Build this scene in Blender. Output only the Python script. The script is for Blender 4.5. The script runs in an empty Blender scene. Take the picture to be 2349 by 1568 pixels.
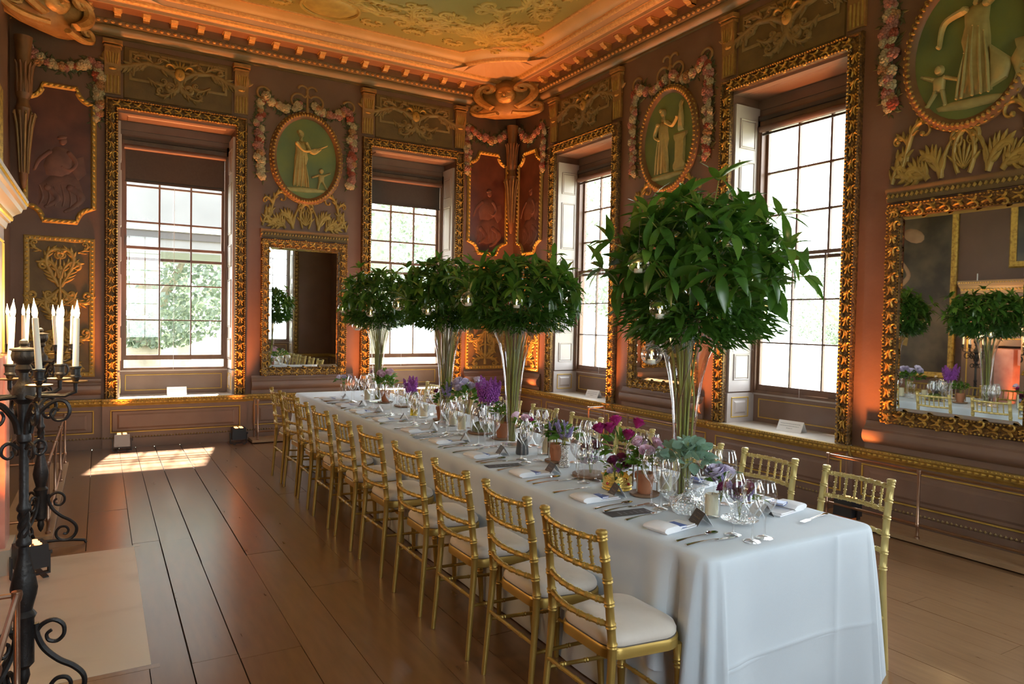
import bpy, math, random
import numpy as np
from mathutils import Matrix, Vector

random.seed(7)
SC = bpy.context.scene
COL = SC.collection
PI = math.pi
sin, cos = math.sin, math.cos

# ------------------------------------------------------------------ camera
CAM = (-5.784, -9.866, 1.65)
YAW, PITCH, ROLL, FPX = 0.530995, -0.0294583, 0.0199026, 1607.9
_f = Vector((sin(YAW) * cos(PITCH), cos(YAW) * cos(PITCH), sin(PITCH)))
_r = Vector((cos(YAW), -sin(YAW), 0.0))
_u = _r.cross(_f)
_r2 = cos(ROLL) * _r + sin(ROLL) * _u
_u2 = -sin(ROLL) * _r + cos(ROLL) * _u
cd = bpy.data.cameras.new('camera')
cd.sensor_width = 36.0
cd.sensor_fit = 'HORIZONTAL'
cd.lens = 36.0 * FPX / 2349.0
cd.clip_start = 0.05
cd.clip_end = 400
camo = bpy.data.objects.new('camera', cd)
COL.objects.link(camo)
camo.matrix_world = Matrix(((_r2.x, _u2.x, -_f.x, CAM[0]), (_r2.y, _u2.y, -_f.y, CAM[1]),
                            (_r2.z, _u2.z, -_f.z, CAM[2]), (0, 0, 0, 1)))
SC.camera = camo

# ------------------------------------------------------------------ sky, sun, exposure
wd = bpy.data.worlds.new('sky')
SC.world = wd
wd.use_nodes = True
bg = wd.node_tree.nodes['Background']
bg.inputs[0].default_value = (0.86, 0.94, 1.0, 1)
SKY = 3.6
bg.inputs[1].default_value = SKY
sl = bpy.data.lights.new('sun', 'SUN')
sl.energy = 26.0
sl.angle = 0.03
sl.color = (1.0, 0.92, 0.80)
so = bpy.data.objects.new('sun', sl)
COL.objects.link(so)
so.location = (-3, 8, 12)
so.rotation_euler = Vector((-0.22, -1.0, -1.72)).to_track_quat('-Z', 'Y').to_euler()
SC.view_settings.view_transform = 'Standard'
SC.view_settings.look = 'None'
SC.view_settings.exposure = 1.85
SC.view_settings.gamma = 1.0
SC.view_settings.use_curve_mapping = False
cy = SC.cycles
cy.use_denoising = True
cy.use_adaptive_sampling = True
cy.adaptive_threshold = 0.02
cy.max_bounces = 8
cy.diffuse_bounces = 4
cy.glossy_bounces = 4
cy.transmission_bounces = 6
cy.transparent_max_bounces = 20
cy.caustics_reflective = False
cy.caustics_refractive = False
cy.sample_clamp_indirect = 6.0

# room box: x -6.68..0, y -10.46..0, z 0..5.5
RX, RY, RZ = 6.68, 10.46, 5.5
WT = 0.55
HI, HO = 0.673, 0.8115          # window half widths, clear opening and outside of the gilt frame
ZB, ZI, ZO = 0.609, 4.126, 4.253
WALLS = {'back': ((1, 0, 0), (0, -1, 0), (0, 0, 0)), 'right': ((0, -1, 0), (-1, 0, 0), (0, 0, 0)),
         'rear': ((-1, 0, 0), (0, 1, 0), (0, -RY, 0)), 'left': ((0, 1, 0), (1, 0, 0), (-RX, 0, 0))}
WIN = [('back', -4.932), ('back', -1.742), ('right', 1.889), ('right', 5.228), ('right', 8.567), ('rear', 4.932), ('rear', 1.742)]


def wl(wall, u, v=0.0, w=0.0):
    U, N, O = WALLS[wall]
    p = [O[i] + U[i] * u + N[i] * w for i in range(3)]
    return Matrix(((U[0], 0, N[0], p[0]), (U[1], 0, N[1], p[1]), (0, 1, 0, v), (0, 0, 0, 1)))


# daylight portals: they add no light, they only guide the sky's light through the real openings
for wall, u in WIN:
    ld = bpy.data.lights.new('window_portal', 'AREA')
    ld.shape = 'RECTANGLE'
    ld.size = 1.3
    ld.size_y = 3.1
    ld.cycles.is_portal = True
    o = bpy.data.objects.new('window_portal', ld)
    COL.objects.link(o)
    m = wl(wall, u, 2.45, -0.50)
    o.matrix_world = m @ Matrix.Rotation(PI, 4, 'Y')

# ------------------------------------------------------------------ helpers


class MB:
    def __init__(s):
        s.v, s.f = [], []

    def box(s, x0, x1, y0, y1, z0, z1):
        n = len(s.v)
        s.v += [(x0, y0, z0), (x1, y0, z0), (x1, y1, z0), (x0, y1, z0), (x0, y0, z1), (x1, y0, z1), (x1, y1, z1), (x0, y1, z1)]
        s.f += [(n, n + 3, n + 2, n + 1), (n + 4, n + 5, n + 6, n + 7), (n, n + 1, n + 5, n + 4), (n + 1, n + 2, n + 6, n + 5),
                (n + 2, n + 3, n + 7, n + 6), (n + 3, n, n + 4, n + 7)]
        return s

    def bev(s, x0, x1, y0, y1, z0, z1, b):
        """panel on a wall: base rectangle in xy at z0, chamfered to a smaller face at z1"""
        n = len(s.v)
        s.v += [(x0, y0, z0), (x1, y0, z0), (x1, y1, z0), (x0, y1, z0), (x0 + b, y0 + b, z1), (x1 - b, y0 + b, z1), (x1 - b, y1 - b, z1), (x0 + b, y1 - b, z1)]
        s.f += [(n + 4, n + 5, n + 6, n + 7), (n, n + 1, n + 5, n + 4), (n + 1, n + 2, n + 6, n + 5), (n + 2, n + 3, n + 7, n + 6), (n + 3, n, n + 4, n + 7)]
        return s

    def tube(s, pts, r, n=6, closed=False, flat=1.0, caps=True, up=None):
        P = [Vector(p) for p in pts]
        m = len(P)
        R = r if isinstance(r, (list, tuple)) else [r] * m
        T = []
        for i in range(m):
            a = P[i - 1] if (i or closed) else P[0]
            b = P[(i + 1) % m] if (i < m - 1 or closed) else P[m - 1]
            t = (b - a)
            T.append(t.normalized() if t.length > 1e-9 else Vector((0, 0, 1)))
        if up is None:
            up = Vector((0, 0, 1)) if abs(T[0].z) < 0.9 else Vector((1, 0, 0))
        N = (Vector(up) - Vector(up).dot(T[0]) * T[0]).normalized()
        b0 = len(s.v)
        for i in range(m):
            N = N - N.dot(T[i]) * T[i]
            N = N.normalized() if N.length > 1e-6 else T[i].orthogonal().normalized()
            B = T[i].cross(N)
            for k in range(n):
                a = 2 * PI * k / n
                q = P[i] + R[i] * (cos(a) * B + sin(a) * flat * N)
                s.v.append(q[:])
        for i in range(m if closed else m - 1):
            j = (i + 1) % m
            for k in range(n):
                l = (k + 1) % n
                s.f.append((b0 + i * n + k, b0 + i * n + l, b0 + j * n + l, b0 + j * n + k))
        if caps and not closed:
            s.f.append(tuple(b0 + k for k in range(n))[::-1])
            s.f.append(tuple(b0 + (m - 1) * n + k for k in range(n)))
        return s

    def lathe(s, prof, n=12, c=(0, 0, 0), caps=True):
        b0 = len(s.v)
        for r, z in prof:
            for k in range(n):
                a = 2 * PI * k / n
                s.v.append((c[0] + r * cos(a), c[1] + r * sin(a), c[2] + z))
        m = len(prof)
        for i in range(m - 1):
            for k in range(n):
                l = (k + 1) % n
                s.f.append((b0 + i * n + k, b0 + i * n + l, b0 + (i + 1) * n + l, b0 + (i + 1) * n + k))
        if caps:
            if prof[0][0] > 1e-4:
                s.f.append(tuple(b0 + k for k in range(n))[::-1])
            if prof[-1][0] > 1e-4:
                s.f.append(tuple(b0 + (m - 1) * n + k for k in range(n)))
        return s

    def prism(s, poly, z0, z1):
        n = len(s.v)
        m = len(poly)
        s.v += [(x, y, z0) for x, y in poly] + [(x, y, z1) for x, y in poly]
        s.f.append(tuple(range(n, n + m))[::-1])
        s.f.append(tuple(range(n + m, n + 2 * m)))
        for i in range(m):
            j = (i + 1) % m
            s.f.append((n + i, n + j, n + m + j, n + m + i))
        return s

    def relief(s, pts, wd, h, z=0.0):
        """raised ribbon lying in the xy plane, standing out in z"""
        m = len(pts)
        W = wd if isinstance(wd, (list, tuple)) else [wd] * m
        b0 = len(s.v)
        for i in range(m):
            a, b = pts[max(i - 1, 0)], pts[min(i + 1, m - 1)]
            dx, dy = b[0] - a[0], b[1] - a[1]
            l = math.hypot(dx, dy) or 1.0
            nx, ny = -dy / l, dx / l
            w = W[i] * 0.5
            hh = h * (0.35 + 0.65 * min(1.0, W[i] / (max(W) + 1e-9)))
            for q, zz in ((-1, 0), (-.78, hh * .62), (-.3, hh), (.3, hh), (.78, hh * .62), (1, 0)):
                s.v.append((pts[i][0] + nx * w * q, pts[i][1] + ny * w * q, z + zz))
        for i in range(m - 1):
            for k in range(5):
                s.f.append((b0 + i * 6 + k, b0 + i * 6 + k + 1, b0 + i * 6 + k + 7, b0 + i * 6 + k + 6))
        return s

    def dome(s, poly, h, z=0.0, k=0.6):
        """rounded low relief over an outline"""
        m = len(poly)
        cx = sum(p[0] for p in poly) / m
        cyy = sum(p[1] for p in poly) / m
        b0 = len(s.v)
        for q, zz in ((1.0, 0.0), (0.88, h * 0.65), (k, h)):
            for x, y in poly:
                s.v.append((cx + (x - cx) * q, cyy + (y - cyy) * q, z + zz))
        s.v.append((cx, cyy, z + h * 1.1))
        for r in range(2):
            for i in range(m):
                j = (i + 1) % m
                s.f.append((b0 + r * m + i, b0 + r * m + j, b0 + (r + 1) * m + j, b0 + (r + 1) * m + i))
        for i in range(m):
            s.f.append((b0 + 2 * m + i, b0 + 2 * m + (i + 1) % m, b0 + 3 * m))
        return s

    def add(s, verts, faces, M=None):
        n = len(s.v)
        if M is not None:
            verts = [(M @ Vector(p))[:] for p in verts]
        s.v += verts
        s.f += [tuple(i + n for i in f) for f in faces]
        return s

    def mesh(s, name, mat, smooth=True, sharp=38):
        me = bpy.data.meshes.new(name)
        me.from_pydata(s.v, [], s.f)
        if smooth:
            me.polygons.foreach_set('use_smooth', [True] * len(me.polygons))
            if sharp:
                me.set_sharp_from_angle(angle=math.radians(sharp))
        if mat is not None:
            me.materials.append(mat)
        me.update()
        return me

    def build(s, name, mat, parent=None, smooth=True, sharp=38, M=None):
        return obj(name, s.mesh(name, mat, smooth, sharp), parent, M)


def obj(name, me, parent=None, M=None):
    o = bpy.data.objects.new(name, me)
    COL.objects.link(o)
    if parent is not None:
        o.parent = parent
    if M is not None:
        if parent is not None:
            o.matrix_local = M
        else:
            o.matrix_world = M
    return o


def tag(o, label=None, cat=None, group=None, kind=None):
    if label:
        o['label'] = label
    if cat:
        o['category'] = cat
    if group:
        o['group'] = group
    if kind:
        o['kind'] = kind
    return o


def thing(name, label, cat, M=None, group=None):
    o = obj(name, None, None, M)
    o.empty_display_size = 0.1
    return tag(o, label, cat, group)


def struct(name, M=None):
    o = obj(name, None, None, M)
    return tag(o, kind='structure')


def kids(o):
    return [c for c in COL.objects if c.parent is o]


def copy_tree(o, M=None, label=None, parent=None, _ch=None):
    if _ch is None:
        _ch = {}
        for c in COL.objects:
            if c.parent is not None:
                _ch.setdefault(c.parent.name, []).append(c)
    c = o.copy()
    COL.objects.link(c)
    if parent is not None:
        c.parent = parent
    if M is not None:
        c.matrix_world = M
    if label:
        c['label'] = label
    for k in _ch.get(o.name, []):
        copy_tree(k, None, None, c, _ch)
    return c


def T(x=0, y=0, z=0, rz=0.0, s=1.0):
    return Matrix.Translation((x, y, z)) @ Matrix.Rotation(rz, 4, 'Z') @ Matrix.Scale(s, 4)


def aim(p, d, spin=0.0, s=1.0, up=(0, 0, 1)):
    """matrix with local +Y along d"""
    d = Vector(d).normalized()
    u = Vector(up)
    x = d.cross(u)
    if x.length < 1e-4:
        x = Vector((1, 0, 0))
    x.normalize()
    z = x.cross(d)
    return Matrix.Translation(p) @ Matrix(((x.x, d.x, z.x, 0), (x.y, d.y, z.y, 0), (x.z, d.z, z.z, 0), (0, 0, 0, 1))) @ Matrix.Rotation(spin, 4, 'Y') @ Matrix.Scale(s, 4)


def upz(p, d, spin=0.0, s=1.0):
    """matrix with local +Z along d"""
    return Matrix.Translation(p) @ Vector(d).to_track_quat('Z', 'Y').to_matrix().to_4x4() @ Matrix.Rotation(spin, 4, 'Z') @ Matrix.Scale(s, 4)


# ------------------------------------------------------------------ materials
def mat(name, col, rough=0.5, metal=0.0, col2=None, scale=8.0, bump=0.0, bscale=60.0, detail=4.0, spec=0.5, stretch=None, emit=None, estr=0.0, sheen=0.0, coat=0.0, sub=0.0, rough2=None, lo=0.3, hi=0.7, btype='noise', trans=0.0, bdist=0.01):
    m = bpy.data.materials.new(name)
    m.use_nodes = True
    nt = m.node_tree
    b = nt.nodes['Principled BSDF']
    I = b.inputs
    I['Base Color'].default_value = (*col, 1)
    I['Roughness'].default_value = rough
    I['Metallic'].default_value = metal
    I['Specular IOR Level'].default_value = spec
    if sheen:
        I['Sheen Weight'].default_value = sheen
    if coat:
        I['Coat Weight'].default_value = coat
        I['Coat Roughness'].default_value = 0.21
    if sub:
        I['Subsurface Weight'].default_value = sub
        I['Subsurface Radius'].default_value = (0.02, 0.015, 0.01)
    if trans:
        I['Transmission Weight'].default_value = trans
    if emit:
        I['Emission Color'].default_value = (*emit, 1)
        I['Emission Strength'].default_value = estr
    tc = None

    def coords(str_=None):
        nonlocal tc
        if tc is None:
            tc = nt.nodes.new('ShaderNodeTexCoord')
        if str_ is None:
            return tc.outputs['Object']
        mp = nt.nodes.new('ShaderNodeMapping')
        mp.inputs['Scale'].default_value = str_
        nt.links.new(tc.outputs['Object'], mp.inputs['Vector'])
        return mp.outputs['Vector']
    if col2 is not None:
        nz = nt.nodes.new('ShaderNodeTexNoise')
        nz.inputs['Scale'].default_value = scale
        nz.inputs['Detail'].default_value = detail
        nt.links.new(coords(stretch), nz.inputs['Vector'])
        cr = nt.nodes.new('ShaderNodeValToRGB')
        cr.color_ramp.elements[0].position = lo
        cr.color_ramp.elements[1].position = hi
        cr.color_ramp.elements[0].color = (*col, 1)
        cr.color_ramp.elements[1].color = (*col2, 1)
        nt.links.new(nz.outputs['Fac'], cr.inputs['Fac'])
        nt.links.new(cr.outputs['Color'], I['Base Color'])
        if rough2 is not None:
            mr = nt.nodes.new('ShaderNodeMapRange')
            mr.inputs[3].default_value = rough
            mr.inputs[4].default_value = rough2
            nt.links.new(nz.outputs['Fac'], mr.inputs[0])
            nt.links.new(mr.outputs[0], I['Roughness'])
    if bump:
        if btype == 'voronoi':
            bz = nt.nodes.new('ShaderNodeTexVoronoi')
            bz.inputs['Scale'].default_value = bscale
            out = bz.outputs['Distance']
        elif btype == 'checker':
            bz = nt.nodes.new('ShaderNodeTexChecker')
            bz.inputs['Scale'].default_value = bscale
            out = bz.outputs['Fac']
        else:
            bz = nt.nodes.new('ShaderNodeTexNoise')
            bz.inputs['Scale'].default_value = bscale
            bz.inputs['Detail'].default_value = 3
            out = bz.outputs['Fac']
        nt.links.new(coords(stretch if btype == 'noise' else None), bz.inputs['Vector'])
        bp = nt.nodes.new('ShaderNodeBump')
        bp.inputs['Strength'].default_value = bump
        bp.inputs['Distance'].default_value = bdist
        nt.links.new(out, bp.inputs['Height'])
        nt.links.new(bp.outputs['Normal'], I['Normal'])
    return m


def glass(name, tint=(1, 1, 1), blend=0.5, rough=0.02, base=0.04, bump=0.0, bscale=60.0, power=2.2):
    """thin blown glass: lets light straight through, mirrors at its edges"""
    m = bpy.data.materials.new(name)
    m.use_nodes = True
    nt = m.node_tree
    nt.nodes.remove(nt.nodes['Principled BSDF'])
    out = nt.nodes['Material Output']
    tr = nt.nodes.new('ShaderNodeBsdfTransparent')
    tr.inputs[0].default_value = (*tint, 1)
    gl = nt.nodes.new('ShaderNodeBsdfGlossy')
    gl.inputs['Roughness'].default_value = rough
    gl.inputs[0].default_value = (1, 1, 1, 1)
    lw = nt.nodes.new('ShaderNodeLayerWeight')
    lw.inputs['Blend'].default_value = blend
    mr = nt.nodes.new('ShaderNodeMapRange')
    mr.inputs[3].default_value = base
    mr.inputs[4].default_value = 0.9
    pw = nt.nodes.new('ShaderNodeMath')
    pw.operation = 'POWER'
    pw.inputs[1].default_value = power
    nt.links.new(lw.outputs['Facing'], pw.inputs[0])
    nt.links.new(pw.outputs[0], mr.inputs[0])
    mx = nt.nodes.new('ShaderNodeMixShader')
    nt.links.new(mr.outputs[0], mx.inputs[0])
    nt.links.new(tr.outputs[0], mx.inputs[1])
    nt.links.new(gl.outputs[0], mx.inputs[2])
    if bump:
        bz = nt.nodes.new('ShaderNodeTexVoronoi')
        bz.inputs['Scale'].default_value = bscale
        tc = nt.nodes.new('ShaderNodeTexCoord')
        nt.links.new(tc.outputs['Object'], bz.inputs['Vector'])
        bp = nt.nodes.new('ShaderNodeBump')
        bp.inputs['Strength'].default_value = bump
        bp.inputs['Distance'].default_value = 0.01
        nt.links.new(bz.outputs['Distance'], bp.inputs['Height'])
        nt.links.new(bp.outputs['Normal'], gl.inputs['Normal'])
        nt.links.new(bp.outputs['Normal'], lw.inputs['Normal'])
    nt.links.new(mx.outputs[0], out.inputs[0])
    return m


def leafmat(name, c1, c2, tr):
    m = mat(name, c1, 0.27, 0, c2, scale=14, spec=0.7)
    nt = m.node_tree
    b = nt.nodes['Principled BSDF']
    out = nt.nodes['Material Output']
    t = nt.nodes.new('ShaderNodeBsdfTranslucent')
    t.inputs[0].default_value = (*tr, 1)
    mx = nt.nodes.new('ShaderNodeMixShader')
    mx.inputs[0].default_value = 0.28
    nt.links.new(b.outputs[0], mx.inputs[1])
    nt.links.new(t.outputs[0], mx.inputs[2])
    nt.links.new(mx.outputs[0], out.inputs[0])
    return m


M_ = {}
M_['wall'] = mat('mauve_brown_paint', (0.140, 0.072, 0.044), 0.50, 0, (0.195, 0.104, 0.068), scale=1.6, bump=0.15, bscale=25)
M_['wall2'] = mat('brown_joinery_paint', (0.19, 0.115, 0.080), 0.40, 0, (0.235, 0.148, 0.105), scale=3, bump=0.08, bscale=18)
M_['shutter'] = mat('pale_shutter_paint', (0.41, 0.355, 0.325), 0.40, 0, (0.46, 0.40, 0.37), scale=4)
M_['sill'] = mat('sill_paint', (0.50, 0.44, 0.38), 0.32, 0, (0.56, 0.50, 0.44), scale=5)
M_['sash'] = mat('sash_wood', (0.13, 0.065, 0.038), 0.4, 0, (0.19, 0.10, 0.055), scale=9, stretch=(1, 0.1, 1))
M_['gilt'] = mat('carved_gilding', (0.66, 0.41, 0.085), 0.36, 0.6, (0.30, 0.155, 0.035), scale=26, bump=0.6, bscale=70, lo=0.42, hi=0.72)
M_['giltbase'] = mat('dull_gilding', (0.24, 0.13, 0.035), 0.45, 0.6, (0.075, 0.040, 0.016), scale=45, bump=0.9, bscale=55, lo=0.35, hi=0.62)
M_['giltline'] = mat('bright_gold_strip', (0.74, 0.49, 0.10), 0.36, 0.3, (0.60, 0.38, 0.07), scale=12)
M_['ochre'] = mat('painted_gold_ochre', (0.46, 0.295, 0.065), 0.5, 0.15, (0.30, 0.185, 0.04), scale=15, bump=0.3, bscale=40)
M_['ochrelow'] = mat('painted_dark_ochre', (0.17, 0.10, 0.030), 0.55, 0, (0.115, 0.068, 0.022), scale=6, bump=0.2, bscale=30)  # darker ochre paint for panel grounds, beads and ledges
M_['scrollbrown'] = mat('painted_brown_scroll', (0.30, 0.195, 0.065), 0.55, 0, (0.215, 0.135, 0.045), scale=18)
M_['redpanel'] = mat('dark_red_painting', (0.080, 0.024, 0.015), 0.42, 0, (0.175, 0.058, 0.032), scale=3.2, bump=0.1, bscale=20, lo=0.35, hi=0.75)
M_['redfig'] = mat('dull_red_figure', (0.19, 0.080, 0.050), 0.5, 0, (0.10, 0.038, 0.026), scale=7)
M_['green'] = mat('medallion_green', (0.185, 0.205, 0.045), 0.45, 0, (0.105, 0.15, 0.062), scale=2.4, bump=0.1, bscale=30)
M_['stonefig'] = mat('painted_stone_figure', (0.44, 0.36, 0.13), 0.55, 0, (0.31, 0.245, 0.080), scale=11)
M_['ringbrown'] = mat('medallion_ring_brown', (0.22, 0.105, 0.036), 0.5, 0, (0.15, 0.07, 0.024), scale=10)
M_['capital'] = mat('bracket_gold_brown', (0.37, 0.20, 0.058), 0.5, 0.1, (0.24, 0.12, 0.035), scale=14, bump=0.3, bscale=60)
M_['fr_pink'] = mat('rose_paint', (0.40, 0.19, 0.15), 0.6, 0, (0.28, 0.11, 0.085), scale=30)
M_['fr_white'] = mat('cream_flower_paint', (0.46, 0.39, 0.24), 0.6, 0, (0.33, 0.27, 0.15), scale=30)
M_['fr_red'] = mat('scarlet_flower_paint', (0.34, 0.07, 0.035), 0.6, 0, (0.22, 0.045, 0.025), scale=30)
M_['fr_orange'] = mat('apricot_flower_paint', (0.38, 0.20, 0.08), 0.6, 0, (0.28, 0.14, 0.05), scale=30)
M_['fr_leaf'] = mat('painted_dark_leaves', (0.055, 0.06, 0.022), 0.6, 0, (0.10, 0.10, 0.035), scale=20)
M_['ribbon'] = mat('painted_ribbon', (0.33, 0.18, 0.06), 0.55)
M_['frieze'] = mat('frieze_ochre_brown', (0.36, 0.235, 0.12), 0.32, 0, (0.30, 0.19, 0.09), scale=3)
M_['corniceband'] = mat('cornice_red_brown', (0.21, 0.095, 0.045), 0.42, 0, (0.27, 0.13, 0.06), scale=4)
M_['corona'] = mat('cornice_tan', (0.52, 0.33, 0.18), 0.45, 0, (0.46, 0.28, 0.14), scale=3)
M_['cornicegold'] = mat('cornice_gold', (0.62, 0.36, 0.11), 0.42, 0.25, (0.42, 0.22, 0.06), scale=30, bump=0.6, bscale=60)
M_['olive'] = mat('ceiling_olive', (0.27, 0.215, 0.042), 0.5, 0, (0.225, 0.18, 0.036), scale=1.6, bump=0.15, bscale=14)
M_['oliveband'] = mat('ceiling_cove_ochre', (0.42, 0.28, 0.105), 0.45, 0, (0.34, 0.22, 0.07), scale=2)
M_['ceilscroll'] = mat('ceiling_gold_scroll', (0.46, 0.33, 0.068), 0.5, 0.1, (0.33, 0.23, 0.045), scale=9)
M_['ceilpale'] = mat('ceiling_pale_field', (0.66, 0.58, 0.22), 0.5, 0, (0.56, 0.50, 0.2), scale=2)
M_['floor'] = []
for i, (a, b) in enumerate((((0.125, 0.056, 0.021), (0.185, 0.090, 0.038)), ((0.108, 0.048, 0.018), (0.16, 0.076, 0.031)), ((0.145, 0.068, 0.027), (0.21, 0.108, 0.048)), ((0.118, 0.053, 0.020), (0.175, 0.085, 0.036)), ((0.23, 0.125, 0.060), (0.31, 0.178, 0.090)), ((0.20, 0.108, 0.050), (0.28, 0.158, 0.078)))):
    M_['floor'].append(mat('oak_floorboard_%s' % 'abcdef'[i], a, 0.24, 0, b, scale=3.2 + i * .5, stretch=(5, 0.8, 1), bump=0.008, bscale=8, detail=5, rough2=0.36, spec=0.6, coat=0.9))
M_['gap'] = mat('floor_gap_dark', (0.02, 0.014, 0.01), 0.8)
M_['marble'] = mat('pale_hearth_marble', (0.50, 0.47, 0.42), 0.28, 0, (0.32, 0.29, 0.26), scale=2.2, stretch=(1.0, 1.6, 1), detail=14, lo=0.5, hi=0.85)
M_['pink'] = mat('pink_veined_marble', (0.62, 0.33, 0.27), 0.25, 0, (0.46, 0.19, 0.15), scale=6, detail=8)
M_['mantel'] = mat('mantel_paint', (0.30, 0.215, 0.135), 0.45)
M_['soot'] = mat('fireplace_soot', (0.015, 0.013, 0.012), 0.9)
M_['mirror'] = mat('old_mirror_glass', (0.70, 0.71, 0.66), 0.015, 1.0)
M_['pane'] = glass('window_glass', (0.98, 0.99, 0.985), 0.5, 0.01, 0.03, power=5.0)
M_['blind'] = mat('dark_roller_cloth', (0.045, 0.033, 0.026), 0.7, 0, (0.055, 0.042, 0.034), scale=40)
M_['blindrail'] = mat('blind_rail_brown', (0.16, 0.085, 0.06), 0.4)
M_['paper'] = mat('white_card', (0.85, 0.85, 0.85), 0.6)
M_['ink'] = mat('grey_print', (0.30, 0.31, 0.34), 0.7)
M_['cloth'] = mat('blue_grey_linen', (0.58, 0.65, 0.71), 0.72, 0, (0.62, 0.69, 0.745), scale=3, bump=0.35, bscale=420, btype='checker', sheen=0.25, bdist=0.001)
M_['chair'] = mat('gold_painted_wood', (0.45, 0.30, 0.075), 0.40, 0.6, (0.39, 0.255, 0.06), scale=9)
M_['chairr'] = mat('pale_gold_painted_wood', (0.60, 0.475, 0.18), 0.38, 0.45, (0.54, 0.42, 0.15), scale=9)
M_['cushion'] = mat('cream_suede', (0.66, 0.60, 0.53), 0.85, 0, (0.58, 0.52, 0.45), scale=7, bump=0.15, bscale=45, sheen=0.4)
M_['piping'] = mat('cushion_dark_edge', (0.10, 0.08, 0.06), 0.8)
M_['glass'] = glass('clear_glass', (0.98, 0.985, 0.985), 0.5, 0.015, 0.09, power=1.7)
M_['cutglass'] = glass('cut_crystal', (0.95, 0.965, 0.965), 0.5, 0.03, 0.14, bump=1.0, bscale=75, power=1.5)
M_['iron'] = mat('black_wrought_iron', (0.018, 0.017, 0.018), 0.42, 0.4, (0.035, 0.032, 0.03), scale=25, bump=0.25, bscale=60)
M_['brasspan'] = mat('warm_pan_edge', (0.32, 0.20, 0.07), 0.35, 0.8)
M_['candle'] = mat('ivory_candle', (0.86, 0.80, 0.66), 0.45, 0, sub=0.3)
M_['wax'] = mat('cream_church_candle', (0.82, 0.74, 0.50), 0.5, sub=0.3)
M_['bulb'] = mat('lit_candle_bulb', (1, 0.9, 0.7), 0.3, emit=(1.0, 0.66, 0.26), estr=13.0)
M_['flame'] = mat('tealight_flame', (1, 0.8, 0.4), 0.4, emit=(1.0, 0.62, 0.2), estr=9.0)
M_['led'] = mat('orange_led', (1, 0.5, 0.2), 0.4, emit=(1.0, 0.34, 0.10), estr=1.6)
M_['black'] = mat('black_casing', (0.02, 0.02, 0.022), 0.45)
M_['silverbox'] = mat('grey_casing', (0.19, 0.185, 0.185), 0.4, 0.5)
M_['brass'] = mat('old_brass_tube', (0.42, 0.27, 0.19), 0.28, 0.9, (0.34, 0.20, 0.13), scale=10)
M_['board'] = mat('barrier_base_wood', (0.34, 0.21, 0.11), 0.4, 0, (0.42, 0.27, 0.15), scale=4, stretch=(1, 6, 1))
M_['leafA'] = leafmat('dark_glossy_leaf', (0.036, 0.098, 0.014), (0.058, 0.145, 0.020), (0.12, 0.28, 0.025))
M_['leafB'] = leafmat('mid_green_leaf', (0.078, 0.175, 0.022), (0.11, 0.215, 0.030), (0.20, 0.38, 0.04))
M_['leafC'] = leafmat('young_yellow_green_leaf', (0.16, 0.23, 0.035), (0.11, 0.18, 0.03), (0.28, 0.36, 0.06))
M_['needle'] = leafmat('fine_ruscus_green', (0.03, 0.085, 0.012), (0.045, 0.11, 0.018), (0.08, 0.2, 0.02))
M_['euca'] = leafmat('eucalyptus_blue_green', (0.22, 0.35, 0.26), (0.28, 0.41, 0.32), (0.26, 0.42, 0.26))
M_['stem'] = mat('green_stem', (0.30, 0.32, 0.055), 0.5, 0, (0.19, 0.19, 0.04), scale=7)
M_['stemdark'] = mat('brown_stem', (0.11, 0.06, 0.03), 0.6, 0, (0.17, 0.13, 0.04), scale=8)
M_['terra'] = mat('terracotta', (0.40, 0.155, 0.070), 0.75, 0, (0.33, 0.125, 0.058), scale=9, bump=0.2, bscale=40)
M_['saucer'] = mat('old_brown_saucer', (0.26, 0.15, 0.08), 0.6, 0, (0.18, 0.10, 0.055), scale=12)
M_['wire'] = mat('bronze_wire', (0.20, 0.15, 0.10), 0.4, 0.8)
M_['crown'] = mat('gold_crown_metal', (0.80, 0.58, 0.16), 0.22, 0.9, bump=0.5, bscale=120)
M_['ruby'] = mat('red_jewel', (0.45, 0.02, 0.02), 0.1)
M_['emerald'] = mat('green_jewel', (0.02, 0.18, 0.08), 0.1)
M_['magenta'] = mat('magenta_rose', (0.42, 0.018, 0.16), 0.55, 0, (0.30, 0.010, 0.11), scale=20, sub=0.1)
M_['lilac'] = mat('lilac_rose', (0.60, 0.50, 0.68), 0.6, 0, (0.70, 0.64, 0.74), scale=20, sub=0.1)
M_['palepink'] = mat('pale_pink_flower', (0.72, 0.45, 0.58), 0.6, 0, (0.80, 0.60, 0.68), scale=20)
M_['plum'] = mat('dark_plum_flower', (0.13, 0.015, 0.05), 0.6, 0, (0.2, 0.02, 0.08), scale=20)
M_['purple'] = mat('purple_plume', (0.33, 0.06, 0.40), 0.7, 0, (0.44, 0.12, 0.48), scale=20)
M_['lavender'] = mat('lavender_spike', (0.30, 0.25, 0.50), 0.7, 0, (0.40, 0.35, 0.58), scale=20)
M_['moss'] = mat('moss', (0.16, 0.19, 0.03), 0.9, 0, (0.09, 0.12, 0.02), scale=30, bump=0.8, bscale=60)
M_['darkstone'] = mat('dark_stone', (0.035, 0.035, 0.04), 0.5, bump=0.3, bscale=20)
M_['greyvase'] = mat('charcoal_ceramic', (0.055, 0.06, 0.065), 0.3)
M_['sparkle'] = mat('mercury_glass', (0.80, 0.78, 0.74), 0.18, 0.9, bump=1.0, bscale=150, btype='voronoi')
M_['amber'] = glass('amber_glass', (0.75, 0.60, 0.10), 0.5, 0.03, 0.08)
M_['napkin'] = mat('white_linen_napkin', (0.84, 0.84, 0.85), 0.8, 0, (0.78, 0.78, 0.80), scale=9, bump=0.2, bscale=160)
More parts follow.
